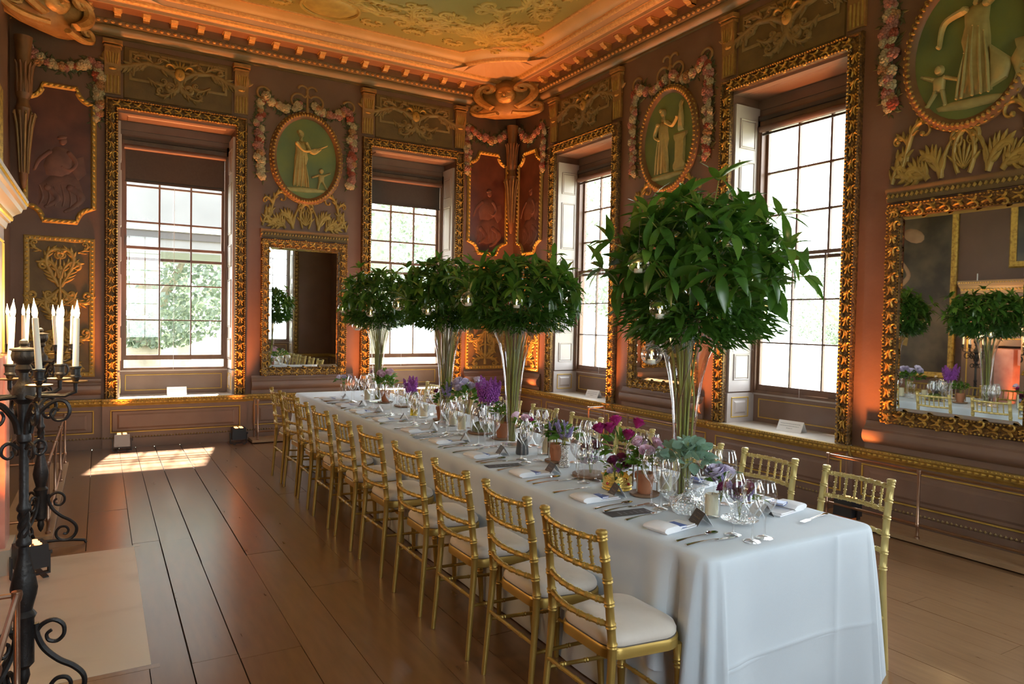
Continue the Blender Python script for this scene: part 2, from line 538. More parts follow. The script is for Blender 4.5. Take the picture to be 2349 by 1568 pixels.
M_['blue'] = mat('royal_blue_cover', (0.03, 0.085, 0.36), 0.4)
M_['navy'] = mat('navy_cover', (0.03, 0.045, 0.11), 0.4)
M_['silver'] = mat('polished_silver', (0.80, 0.79, 0.77), 0.10, 1.0)
M_['cardbrown'] = mat('dark_brown_card', (0.050, 0.038, 0.034), 0.55)
M_['cardgold'] = mat('copper_print', (0.36, 0.22, 0.13), 0.4, 0.5)
M_['menu'] = mat('slate_menu_card', (0.060, 0.060, 0.065), 0.45)
M_['grass'] = mat('lawn', (0.165, 0.18, 0.12), 0.9, 0, (0.20, 0.215, 0.15), scale=0.8)
M_['tleaf'] = leafmat('tree_leaves', (0.105, 0.140, 0.105), (0.15, 0.185, 0.14), (0.15, 0.20, 0.13))
M_['trunk'] = mat('tree_bark', (0.22, 0.19, 0.15), 0.9, 0, (0.32, 0.28, 0.22), scale=5)
M_['bldg'] = mat('grey_rendered_wing', (0.125, 0.13, 0.135), 0.8, 0, (0.15, 0.155, 0.16), scale=1.5)
M_['paint_dark'] = mat('dark_oil_painting', (0.045, 0.035, 0.022), 0.35, 0, (0.17, 0.13, 0.08), scale=2.0, lo=0.4, hi=0.75)
M_['flesh'] = mat('painted_flesh', (0.42, 0.26, 0.15), 0.5, 0, (0.33, 0.18, 0.10), scale=6)
M_['drape'] = mat('painted_yellow_drapery', (0.36, 0.24, 0.06), 0.5, 0, (0.22, 0.14, 0.04), scale=9)
ORD = ['nearest', 'second', 'third', 'fourth', 'fifth', 'sixth', 'seventh', 'eighth', 'ninth', 'farthest']


def far(i):
    """place of the i-th of ten, counted from the near end"""
    return ('nearest the camera', 'second from the near end', 'third from the near end', 'fourth from the near end', 'fifth from the near end',
            'fifth from the far end', 'fourth from the far end', 'third from the far end', 'second from the far end', 'at the far end')[i]


def cloth(x, y, a, L, k0, k1, p=2.0, n=26):
    """curl: a line whose curvature grows along it, so it ends in a spiral"""
    pts = [(x, y)]
    ds = L / n
    for i in range(n):
        a += (k0 + k1 * ((i + 0.5) / n) ** p) * ds
        x += cos(a) * ds
        y += sin(a) * ds
        pts.append((x, y))
    return pts


def taper(n, w0, w1, belly=0.0):
    return [w0 + (w1 - w0) * i / (n - 1) + belly * sin(PI * i / (n - 1)) for i in range(n)]


def mirror_pts(pts, cx=0.0):
    return [(2 * cx - x, y) for x, y in pts]


def leaf_lobe(mb, x, y, a, L, w, h, z):
    c, s_ = cos(a), sin(a)
    mb.dome([(x + c * p * L - s_ * q * w, y + s_ * p * L + c * q * w) for p, q in ((0, -.25), (.3, -.5), (.7, -.32), (1, .1), (.75, .3), (.35, .5), (0, .25))], h, z)


def scrolls(mb, specs, h, mirror=True, z=0.0):
    """acanthus curls; each spec x, y, angle(deg), length, first bend, end curl (rad), width, leaf lobes"""
    for (x, y, a, L, t0, turn, w, lobes) in specs:
        p = 2.2
        pts = cloth(x, y, math.radians(a), L, t0 / L, turn * (p + 1) / L, p, 30)
        sh = []
        q = MB()
        q.relief(pts, taper(len(pts), w * .75, w * 0.30, w * 0.45), h, z)
        e = pts[-1]
        q.dome([(e[0] + w * 0.42 * cos(t * PI / 4), e[1] + w * 0.42 * sin(t * PI / 4)) for t in range(8)], h * 1.2, z)
        for k in range(lobes):
            i = 2 + int(k * (len(pts) * .62) / max(1, lobes))
            aa = math.atan2(pts[i + 1][1] - pts[i][1], pts[i + 1][0] - pts[i][0])
            for sg in ((-1, 1) if k % 2 else ((1 if turn < 0 else -1),)):
                leaf_lobe(q, pts[i][0], pts[i][1], aa + sg * .62, w * (2.3 - 1.1 * k / lobes), w * .62, h * .85, z)
        mb.add(q.v, q.f)
        if mirror:
            mb.add([(-v[0], v[1], v[2]) for v in q.v], [f[::-1] for f in q.f])


# ------------------------------------------------------------------ walls
def wallmesh(name, wall, u0, u1, wins):
    mb = MB()
    cur = u0
    for c in sorted(wins):
        mb.box(cur, c - HI, 0, RZ + 0.1, -WT, 0)
        mb.box(c - HI, c + HI, 0, ZB - 0.03, -WT, 0)
        mb.box(c - HI, c + HI, ZI, RZ + 0.1, -WT, 0)
        cur = c + HI
    mb.box(cur, u1, 0, RZ + 0.1, -WT, 0)
    o = mb.build(name, M_['wall'], None, False, M=wl(wall, 0))
    return tag(o, kind='structure')


wallmesh('wall_back', 'back', -RX - WT, WT, [u for w, u in WIN if w == 'back'])
wallmesh('wall_right', 'right', 0, RY, [u for w, u in WIN if w == 'right'])
wallmesh('wall_rear', 'rear', -WT, RX + WT, [u for w, u in WIN if w == 'rear'])
wallmesh('wall_left', 'left', -RY, 0, [])

# ------------------------------------------------------------------ floor of single boards
fl = MB().box(-RX, 0, -RY, 0, -0.10, -0.018).build('floor', M_['gap'], None, False)
tag(fl, kind='structure')
edges = [-6.68, -6.28, -5.87, -5.585, -5.41, -5.2, -4.91, -4.675, -4.36, -4.10]
while edges[-1] < -0.30:
    edges.append(edges[-1] + random.uniform(0.21, 0.27))
edges[-1] = 0.0
JOIN = {3: [-4.20, -7.4], 4: [-4.24, -6.29, -8.7], 5: [-4.83, -6.35, -8.9], 6: [-4.81, -8.2], 7: [-5.6, -8.8], 8: [-3.2, -6.9]}
for i in range(len(edges) - 1):
    x0, x1 = edges[i], edges[i + 1]
    js = JOIN.get(i)
    if js is None:
        js, y = [], -random.uniform(1.2, 3.4)
        while y > -RY + 0.6:
            js.append(y)
            y -= random.uniform(2.2, 3.8)
    ys = [0.0] + js + [-RY]
    for k in range(len(ys) - 1):
        ya, yb = ys[k], ys[k + 1]
        segs = [(ya, yb)]
        if x1 <= -5.58:
            segs = []
            if ya > -4.235:
                segs.append((ya, max(yb, -4.235)))
            if yb < -6.255:
                segs.append((min(ya, -6.255), yb))
        for (a, b) in segs:
            if a - b < 0.05:
                continue
            ox, oy = random.uniform(-9, 9), random.uniform(-9, 9)
            g = random.choice((0.0008, 0.0012, 0.002)) if x0 > -4.8 else random.choice((0.0015, 0.003, 0.0045))
            mx, my = (x0 + x1) / 2, (a + b) / 2
            h = random.uniform(-0.0015, 0.001)
            m = MB()
            hx, hy, c = (x1 - x0) / 2 - g, (a - b) / 2 - 0.001, 0.0012
            m.box(ox - hx, ox + hx, oy - hy, oy + hy, -0.03, 0)
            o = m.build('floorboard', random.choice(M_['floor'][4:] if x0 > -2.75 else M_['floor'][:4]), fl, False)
            o.matrix_local = Matrix.Translation((mx - ox, my - oy, h))

hs = MB().box(-6.62, -5.575, -6.212, -4.276, -0.02, 0.001).build('hearth_slab', M_['marble'], None, False)
tag(hs, 'pale veined marble hearth slab let into the floorboards', 'hearth')
for (a, b, c, d) in ((-6.62, -5.54, -4.276, -4.238), (-6.62, -5.54, -6.252, -6.212)):
    MB().box(a, b, c, d, -0.02, 0.0).build('oak_border', M_['floor'][2], hs, False)

# ------------------------------------------------------------------ ceiling and cornice
ce = MB().box(-RX, 0, -RY, 0, RZ, RZ + 0.1).build('ceiling', M_['oliveband'], None, False)
tag(ce, kind='structure')
CX, CYY = -RX / 2, -RY / 2


def ring_path(d, R=None, na=12):
    """outline of the room drawn in by d; with R each corner is cut by a hollow arc"""
    hx, hy = RX / 2 - d, RY / 2 - d
    out = []
    for sx, sy, flip in ((1, 1, 0), (1, -1, 1), (-1, -1, 0), (-1, 1, 1)):
        c = []
        for k in range(na + 1):
            t = k / na
            if R is None:
                q = 1.15
                x, y = (q * (1 - 2 * t), 0) if t < 0.5 else (0, q * (2 * t - 1))
                c.append((sx * (hx - max(0, x)), sy * (hy - max(0, y))))
            else:
                s = math.sqrt(max(R * R - d * d, 1e-6))
                a0 = math.atan2(d, s)
                a = a0 + (PI / 2 - 2 * a0) * t
                c.append((sx * (RX / 2 - R * cos(a)), sy * (RY / 2 - R * sin(a))))
        out += c[::-1] if flip else c
    return [(CX + x, CYY + y) for x, y in out]


def band(name, paths, matr, parent, smooth=False):
    mb = MB()
    n = len(paths[0][0])
    for p, z in paths:
        mb.v += [(x, y, z) for x, y in p]
    for r in range(len(paths) - 1):
        for i in range(n):
            j = (i + 1) % n
            mb.f.append((r * n + i, r * n + j, (r + 1) * n + j, (r + 1) * n + i))
    return mb.build(name, matr, parent, smooth)


co = struct('trim_1')
R0 = 1.22
band('architrave_bead', [(ring_path(0.0), 4.965), (ring_path(0.022), 4.975), (ring_path(0.022), 4.995), (ring_path(0.0), 5.005)], M_['ochrelow'], co)
band('frieze_band', [(ring_path(0.0), 4.99), (ring_path(0.03), 5.01), (ring_path(0.055), 5.04), (ring_path(0.06), 5.07), (ring_path(0.05), 5.10)], M_['frieze'], co, True)
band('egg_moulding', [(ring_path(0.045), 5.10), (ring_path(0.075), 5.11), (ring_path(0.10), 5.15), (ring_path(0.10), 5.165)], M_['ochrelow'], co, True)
band('modillion_band', [(ring_path(0.095), 5.16), (ring_path(0.10), 5.255), (ring_path(0.32), 5.256)], M_['corniceband'], co)
band('corona', [(ring_path(0.31), 5.25), (ring_path(0.325), 5.25), (ring_path(0.33), 5.285), (ring_path(0.345), 5.288)], M_['corona'], co)
band('small_rope', [(ring_path(0.34), 5.287), (ring_path(0.355), 5.292), (ring_path(0.375), 5.31), (ring_path(0.385), 5.33), (ring_path(0.40), 5.332)], M_['cornicegold'], co, True)
band('cove_band', [(ring_path(0.395), 5.332), (ring_path(0.43, R0), 5.395)], M_['corona'], co)
band('gold_rope', [(ring_path(0.425, R0), 5.39), (ring_path(0.435, R0 + .01), 5.385), (ring_path(0.455, R0 + .03), 5.40), (ring_path(0.465, R0 + .04), 5.43), (ring_path(0.48, R0 + .055), 5.43)], M_['cornicegold'], co, True)
band('olive_cove', [(ring_path(0.475, R0 + .05), 5.43), (ring_path(0.52, R0 + .10), 5.475), (ring_path(0.60, R0 + .18), 5.492), (ring_path(0.68, R0 + .26), 5.497)], M_['oliveband'], co, True)
band('field_rope', [(ring_path(0.67, R0 + .25), 5.497), (ring_path(0.68, R0 + .26), 5.475), (ring_path(0.72, R0 + .30), 5.475), (ring_path(0.73, R0 + .31), 5.497)], M_['cornicegold'], co)
# eggs of the egg moulding: far too small and many to tell apart
eg = MB()
mo = MB()
mo.box(-0.036, 0.036, -0.068, -0.052, 0, 0.07)
mo.box(-0.048, 0.048, -0.010, 0.0, 0, 0.145)
mo.add(*(lambda q: (q.v, q.f))(MB().prism([(0, -0.068), (0.07, -0.068), (0.085, -0.048), (0.12, -0.036), (0.14, -0.010), (0, -0.010)], -0.036, 0.036)), M=Matrix(((0, 0, 1, 0), (0, 1, 0, 0), (1, 0, 0, 0), (0, 0, 0, 1))))
mome = mo.mesh('modillion', M_['cornicegold'], False)
LEN = {'back': (-RX, 0), 'right': (0, RY), 'left': (-RY, 0), 'rear': (0, RX)}
for wall in ('back', 'right', 'left', 'rear'):
    a, b = LEN[wall]
    n = round((b - a) / 0.30)
    for k in range(n):
        u = a + (b - a) * (k + 0.5) / n
        if min(u - a, b - u) < 0.5:
            continue
        obj('modillion', mome, co, wl(wall, u, 5.255, 0.10))
    if wall in ('back', 'right'):
        m = round((b - a) / 0.075)
        for k in range(m):
            u = a + (b - a) * (k + 0.5) / m
            if min(u - a, b - u) < 0.35:
                continue
            W = wl(wall, u, 5.13, 0.088)
            q = MB().dome([(0.024 * cos(t * PI / 3), 0.020 * sin(t * PI / 3)) for t in range(6)], 0.02)
            eg.add(q.v, q.f, W)
o = eg.build('egg_and_dart', M_['cornicegold'], co)
tag(o, kind='stuff')
# ceiling field with gold scrollwork and the pale oval picture
pth = ring_path(0.71, R0 + .29)
fld = MB().prism(pth, 5.488, 5.4995).build('ceiling_field', M_['olive'], ce, False)
ov = [(CX + 1.75 * cos(t * PI / 32), CYY + 3.35 * sin(t * PI / 32)) for t in range(64)]
MB().prism(ov, 5.478, 5.489).build('ceiling_picture', M_['ceilpale'], ce, False)
MB().tube([(x, y, 5.478) for x, y in ov], 0.05, 6, True).build('picture_border', M_['ceilscroll'], ce)
# scrollwork of one ceiling corner, laid out from the corner inward, then used in all four
cs = MB()
specs = []
for k in range(9):
    u = 1.45 + .58 * k
    sg = 1 if k % 2 else -1
    specs += [(u, 1.28, 20, 1.15, sg * .4, sg * 8.5, .085, 8), (u + .15, 1.22, 150, .8, -sg * .5, -sg * 8, .07, 6), (u, .98, 30 * sg, .5, -sg * .6, -sg * 7, .055, 5), (u + .25, 1.62, 200, .8, sg * .5, sg * 8, .07, 6)]
for k in range(12):
    u = 1.75 + .62 * k
    sg = 1 if k % 2 else -1
    specs += [(1.30, u, 70, 1.15, sg * .4, sg * 8.5, .085, 8), (1.22, u + .15, 250, .8, -sg * .5, -sg * 8, .07, 6), (1.02, u, 90 + 30 * sg, .5, -sg * .6, -sg * 7, .055, 5)]
specs += [(1.25, 1.35, 45, 1.0, .5, 9, .08, 8), (1.35, 1.25, 45, 1.0, -.5, -9, .08, 8), (1.2, 1.2, 45, .6, 0, 0, .09, 7)]
scrolls(cs, specs, 0.022, mirror=False)
for sx, sy in ((1, 1), (1, -1), (-1, 1), (-1, -1)):
    m = cs.mesh('ceiling_scrollwork', M_['ceilscroll']) if (sx, sy) == (1, 1) else m
    obj('ceiling_scrollwork', m, ce, Matrix(((-sx, 0, 0, CX + sx * RX / 2), (0, -sy, 0, CYY + sy * RY / 2), (0, 0, -1, 5.488), (0, 0, 0, 1))))
sh = MB().dome([(0.34 * cos(t * PI / 10), 0.30 * sin(t * PI / 10)) for t in range(20)], 0.035)
sh.tube([(0.36 * cos(t * PI / 12), 0.32 * sin(t * PI / 12), 0.01) for t in range(24)], 0.022, 6, True)
sh.build('shield_boss', M_['ceilscroll'], ce, M=Matrix(((1, 0, 0, -3.34), (0, -1, 0, -1.12), (0, 0, -1, 5.488), (0, 0, 0, 1))))

# ------------------------------------------------------------------ windows
FR = [(0.0, 0.0), (0.0, 0.045), (0.012, 0.055), (0.026, 0.045), (0.034, 0.030), (0.060, 0.040), (0.085, 0.040), (0.104, 0.034), (0.112, 0.058), (0.128, 0.060), (0.1385, 0.045), (0.1385, 0.0)]


def frame3(mb, hw, z0, z1, prof, sides=3):
    k = (0.127 / 0.1385) if sides == 3 else 1.0
    for a, h in prof:
        ring = [(-hw - a, z0 - (a if sides == 4 else 0)), (-hw - a, z1 + a * k), (hw + a, z1 + a * k), (hw + a, z0 - (a if sides == 4 else 0))]
        mb.v += [(x, y, h) for x, y in ring]
    for r in range(len(prof) - 1):
        for i in range(sides):
            j = (i + 1) % 4
            mb.f.append((r * 4 + i, r * 4 + j, r * 4 + 4 + j, r * 4 + 4 + i))
    return mb


def carve(mb, p, q, nrm, wid, h, z, step=0.15):
    """vine scroll with leaves running from p to q, nrm points across the band"""
    L = math.hypot(q[0] - p[0], q[1] - p[1])
    tx, ty = (q[0] - p[0]) / L, (q[1] - p[1]) / L
    n = max(2, round(L / step))
    st = L / n
    for k in range(n):
        s = 1 if k % 2 == 0 else -1
        for (a0, ln, kk, w, off) in ((0.5, st * 1.25, -s * 5.5 / st, wid * 0.20, -0.32), (-0.55, st * .7, s * 4.5 / st, wid * 0.18, 0.30)):
            pts = cloth(0, off * wid * s, a0 * s, ln, 0, kk * 1.25, 1.2, 11)
            P = [(p[0] + tx * (x + k * st) + nrm[0] * y, p[1] + ty * (x + k * st) + nrm[1] * y) for x, y in pts]
            mb.relief(P, taper(len(P), w, w * .5, w * .4), h, z)
            e = P[-1]
            mb.dome([(e[0] + w * .75 * cos(t * PI / 3), e[1] + w * .75 * sin(t * PI / 3)) for t in range(6)], h * 1.25, z)
        for off, sc in ((0.12 * s, 1.0),):
            cx, cyy = p[0] + tx * (k + .5) * st + nrm[0] * off * wid, p[1] + ty * (k + .5) * st + nrm[1] * off * wid
            ang = math.atan2(ty, tx) + 0.7 * s
            lf = [(cx + cos(ang) * a * wid * .42 - sin(ang) * b * wid * .15, cyy + sin(ang) * a * wid * .42 + cos(ang) * b * wid * .15) for a, b in ((-1, 0), (-.3, 1), (.4, .8), (1, 0), (.4, -.8), (-.3, -1))]
            mb.dome(lf, h * 1.2, z)
    return mb


def beads(mb, p, q, r, h, z, step):
    L = math.hypot(q[0] - p[0], q[1] - p[1])
    n = max(2, round(L / step))
    for k in range(n):
        x, y = p[0] + (q[0] - p[0]) * (k + .5) / n, p[1] + (q[1] - p[1]) * (k + .5) / n
        b0 = len(mb.v)
        mb.v += [(x - r, y, z), (x, y - r, z), (x + r, y, z), (x, y + r, z), (x, y, z + h)]
        mb.f += [(b0, b0 + 1, b0 + 4), (b0 + 1, b0 + 2, b0 + 4), (b0 + 2, b0 + 3, b0 + 4), (b0 + 3, b0, b0 + 4)]


def strip_rect(parent, x0, x1, y0, y1, z=0.0, w=0.014, h=0.010, name='gold_strip', M=None):
    for (a, b, c, d) in ((x0, x1, y0, y0 + w), (x0, x1, y1 - w, y1), (x0, x0 + w, y0 + w, y1 - w), (x1 - w, x1, y0 + w, y1 - w)):
        MB().bev(a, b, c, d, z, z + h, w * 0.3).build(name, M_['giltline'], parent, False, M=M)


def make_window(name, lift):
    t = struct(name)
    MB()
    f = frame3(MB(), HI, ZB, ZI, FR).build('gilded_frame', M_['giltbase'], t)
    c = MB()
    m = 0.069
    carve(c, (-HI - m, ZB + .02), (-HI - m, ZI - .02), (1, 0), 0.085, 0.018, 0.036, 0.115)
    carve(c, (HI + m, ZB + .02), (HI + m, ZI - .02), (1, 0), 0.085, 0.018, 0.036, 0.115)
    carve(c, (-HI - .06, ZI + m * .92), (HI + .06, ZI + m * .92), (0, 1), 0.085, 0.018, 0.036, 0.115)
    for a, r, zz, st in ((0.014, 0.012, 0.052, 0.034), (0.121, 0.009, 0.058, 0.028)):
        beads(c, (-HI - a, ZB), (-HI - a, ZI), r, 0.013, zz, st)
        beads(c, (HI + a, ZB), (HI + a, ZI), r, 0.013, zz, st)
        beads(c, (-HI, ZI + a * .92), (HI, ZI + a * .92), r, 0.013, zz, st)
    tag(c.build('carving', M_['gilt'], f), 'carved gilt vine leaves')
    # sill, soffit, apron
    s = MB().box(-HI - .14, HI + .14, ZB - .028, ZB, -0.0, 0.055)
    s.box(-HI, HI, ZB - .03, ZB, -.43, 0.0)
    s.build('window_sill', M_['sill'], t, False)
    MB().box(-HI, HI, ZI - .03, ZI, -.43, -.01).build('soffit', M_['wall2'], t, False)
    MB().bev(-HI + .10, HI - .10, -.33, -.10, 0, .012, .012).build('soffit_panel', M_['wall2'], t, False, M=Matrix(((1, 0, 0, 0), (0, 0, -1, ZI - .03), (0, 1, 0, 0), (0, 0, 0, 1))))
    MB().box(-HI, HI, ZB, .92, -.46, -.42).build('apron', M_['wall2'], t, False)
    strip_rect(t, -HI + .09, HI - .09, .655, .865, -.42, .012, .008)
    MB().box(-HI, HI, .905, .925, -.46, -.40).build('window_board', M_['sill'], t, False)
    MB().box(-HI, HI, 3.90, ZI - .03, -.46, -.40).build('head_board', M_['wall2'], t, False)
    MB().box(-HI, HI, 3.985, 4.005, -.40, -.385).build('head_bead', M_['wall2'], t, False)
    # folding shutters standing in the reveals
    for sx in (-1, 1):
        o = MB().box(min(sx * HI, sx * (HI - .028)), max(sx * HI, sx * (HI - .028)), .94, 4.0, -.385, -.02).build('shutter', M_['shutter'], t, False)
        q = MB().box(min(sx * HI, sx * (HI - .024)), max(sx * HI, sx * (HI - .024)), ZB, .925, -.42, -.01).build('reveal_base', M_['shutter'], t, False)
        Q = Matrix(((0, 0, -sx, sx * (HI - .028)), (0, 1, 0, 0), (sx, 0, 0, 0), (0, 0, 0, 1)))
        x0, x1 = (-.335, -.07) if sx > 0 else (.07, .335)
        for (a, b) in ((1.05, 1.36), (1.48, 2.15), (2.29, 2.61), (2.72, 3.43), (3.53, 3.87)):
            pm = MB()
            frame4(pm, x0 + .012, x1 - .012, a + .012, b - .012, [(0.0, 0.0), (0.0, 0.004), (0.006, 0.012), (0.014, 0.010), (0.014, 0)])
            pm.bev(x0 + .03, x1 - .03, a + .03, b - .03, 0, .009, .012)
            pm.build('shutter_panel', M_['shutter'], o, False, M=Q)
        Q2 = Q.copy()
        Q2[0][3] = sx * (HI - .024)
        MB().bev(x0 + .04, x1 - .04, .70, .84, 0, .012, .02).build('base_panel', M_['shutter'], q, False, M=Q2)
        strip_rect(q, x0, x1, .66, .88, 0.0, .012, .008, M=Q2)
    # sash box
    b = MB()
    for (x0, x1, y0, y1) in ((-HI, -HI + .055, .925, 3.92), (HI - .055, HI, .925, 3.92), (-HI, HI, 3.80, 3.92)):
        b.box(x0, x1, y0, y1, -.50, -.36)
    b.box(-HI, HI, .925, .955, -.50, -.38)
    b.build('sash_box', M_['sash'], t, False)
    b = MB()
    for sx in (-1, 1):
        b.box(min(sx * (HI - .055), sx * (HI - .075)), max(sx * (HI - .055), sx * (HI - .075)), .955, 3.80, -.46, -.372)
    b.build('staff_bead', M_['sash'], t, False)
    gx = HI - .075
    H = 1.47
    for nm, y0, w in (('upper_sash', 2.345, -.465), ('lower_sash', 0.955 + lift, -.425)):
        y1 = y0 + H if nm == 'lower_sash' else 3.80
        fr = MB()
        st, rl, br = .030, .045, .062
        if nm == 'upper_sash':
            br, rl = .035, .04
        else:
            rl = .035
        fr.box(-gx, -gx + st, y0, y1, w - .02, w + .02).box(gx - st, gx, y0, y1, w - .02, w + .02)
        fr.box(-gx + st, gx - st, y0, y0 + br, w - .02, w + .02).box(-gx + st, gx - st, y1 - rl, y1, w - .02, w + .02)
        so_ = fr.build(nm, M_['sash'], t, False)
        X0, X1, Y0, Y1 = -gx + st, gx - st, y0 + br, y1 - rl
        for k in (1, 2):
            x = X0 + (X1 - X0) * k / 3
            bw = .011 if nm == 'upper_sash' else .008
            MB().box(x - bw, x + bw, Y0, Y1, w - .016, w + .016).build('glazing_bar', M_['sash'], so_, False)
            y = Y0 + (Y1 - Y0) * k / 3
            MB().box(X0, X1, y - bw, y + bw, w - .0155, w + .0155).build('glazing_bar', M_['sash'], so_, False)
        pw, ph = (X1 - X0) / 3 - .017, (Y1 - Y0) / 3 - .017
        pm = bpy.data.meshes.get('pane_' + nm) or MB().box(-pw / 2, pw / 2, -ph / 2, ph / 2, -.0015, .0015).mesh('pane_' + nm, M_['pane'], False)
        for i in range(3):
            for j in range(3):
                obj('pane', pm, so_, Matrix.Translation((X0 + (X1 - X0) * (i + .5) / 3, Y0 + (Y1 - Y0) * (j + .5) / 3, w)))
    return t


def frame4(mb, x0, x1, y0, y1, prof):
    """closed rectangular moulding, profile measured inward from the outline"""
    b0 = len(mb.v)
    for a, h in prof:
        mb.v += [(x0 + a, y0 + a, h), (x1 - a, y0 + a, h), (x1 - a, y1 - a, h), (x0 + a, y1 - a, h)]
    for r in range(len(prof) - 1):
        for i in range(4):
            j = (i + 1) % 4
            mb.f.append((b0 + r * 4 + i, b0 + r * 4 + j, b0 + r * 4 + 4 + j, b0 + r * 4 + 4 + i))
    return mb


wproto = {}
for n_, (wall, u) in enumerate(WIN):
    lift = 0.10 if wall == 'back' else 0.0
    if lift not in wproto:
        wproto[lift] = make_window('window_%d' % (n_ + 1), lift)
        wproto[lift].matrix_world = wl(wall, u)
    else:
        o = copy_tree(wproto[lift], wl(wall, u))
        o.name = 'window_%d' % (n_ + 1)

# ------------------------------------------------------------------ dado below the windows and piers
RAIL = [(0.0, 0.515), (0.020, 0.515), (0.026, 0.53), (0.045, 0.545), (0.050, 0.575), (0.062, 0.585), (0.062, 0.607), (0.0, 0.609)]


def extr(prof, x0, x1, mb=None):
    """profile of (out, up) drawn along x"""
    mb = mb or MB()
    n = len(mb.v)
    m = len(prof)
    mb.v += [(x0, z, d) for d, z in prof] + [(x1, z, d) for d, z in prof]
    for i in range(m - 1):
        mb.f.append((n + i, n + m + i, n + m + i + 1, n + i + 1))
    mb.f.append(tuple(range(n, n + m)))
    mb.f.append(tuple(range(n + m, n + 2 * m))[::-1])
    return mb


trim_n = [1]


def dado(wall, u0, u1, proj):
    trim_n[0] += 1
    t = struct('trim_%d' % trim_n[0], wl(wall, (u0 + u1) / 2))
    h = (u1 - u0) / 2
    MB().box(-h, h, 0, .52, 0, .012 + proj).build('dado_board', M_['wall2'], t, False)
    o = extr([(d + proj, z) for d, z in RAIL], -h, h).build('dado_rail', M_['ochre'], t)
    c = MB()
    n = max(3, round(2 * h / .05))
    for k in range(n):
        x = -h + 2 * h * (k + .5) / n
        c.dome([(x - .016, .552), (x + .004, .556), (x + .018, .565), (x + .004, .574), (x - .016, .577)], .016, .046 + proj)
    beads(c, (-h, .596), (h, .596), .009, .01, .060 + proj, .03)
    c.build('rail_carving', M_['giltline'], o, False)
    MB().box(-h, h, 0, .115, .012 + proj, .03 + proj).build('skirting', M_['wall2'], t, False)
    c = MB()
    beads(c, (-h, .128), (h, .128), .014, .014, .012 + proj, .035)
    c.build('skirting_carving', M_['scrollbrown'], t, False)
    if h > .2:
        pn = MB().bev(-h + .10, h - .10, .20, .455, .012 + proj, .022 + proj, .012)
        pn.bev(-h + .16, h - .16, .235, .42, .022 + proj, .03 + proj, .02).build('dado_panel', M_['wall2'], t, False)
        strip_rect(t, -h + .085, h - .085, .185, .47, .012 + proj, .014, .010)
    return t


for wall in ('back', 'right', 'rear', 'left'):
    a, b = LEN[wall]
    cuts = sorted(u for w, u in WIN if w == wall)
    cur = a
    for c in cuts:
        dado(wall, cur, c - .835, 0)
        dado(wall, c - .835, c + .835, .035)
        cur = c + .835
    if wall == 'left':
        dado(wall, a, -7.0, 0)
        dado(wall, -3.45, b, 0)
    else:
        dado(wall, cur, b, 0)


# ------------------------------------------------------------------ painted and gilded wall decoration
def ell(cx, cyy, a, b, n=12, rot=0.0):
    return [(cx + a * cos(2 * PI * k / n) * cos(rot) - b * sin(2 * PI * k / n) * sin(rot), cyy + a * cos(2 * PI * k / n) * sin(rot) + b * sin(2 * PI * k / n) * cos(rot)) for k in range(n)]


def limb(mb, pts, ws, h, z=0.0):
    """smooth relief limb through a few points"""
    P, W = [], []
    n = len(pts)
    for i in range(n - 1):
        p0, p1, p2, p3 = pts[max(i - 1, 0)], pts[i], pts[i + 1], pts[min(i + 2, n - 1)]
        for k in range(6):
            t = k / 6
            P.append(tuple(.5 * (2 * b + (c - a) * t + (2 * a - 5 * b + 4 * c - d) * t * t + (3 * b - a - 3 * c + d) * t ** 3) for a, b, c, d in zip(p0, p1, p2, p3)))
            W.append(ws[i] * (1 - t) + ws[i + 1] * t)
    P.append(pts[-1])
    W.append(ws[-1])
    mb.relief(P, W, h, z)
    mb.dome(ell(*pts[-1], ws[-1] / 2, ws[-1] / 2, 8), h, z)
    mb.dome(ell(*pts[0], ws[0] / 2, ws[0] / 2, 8), h, z)


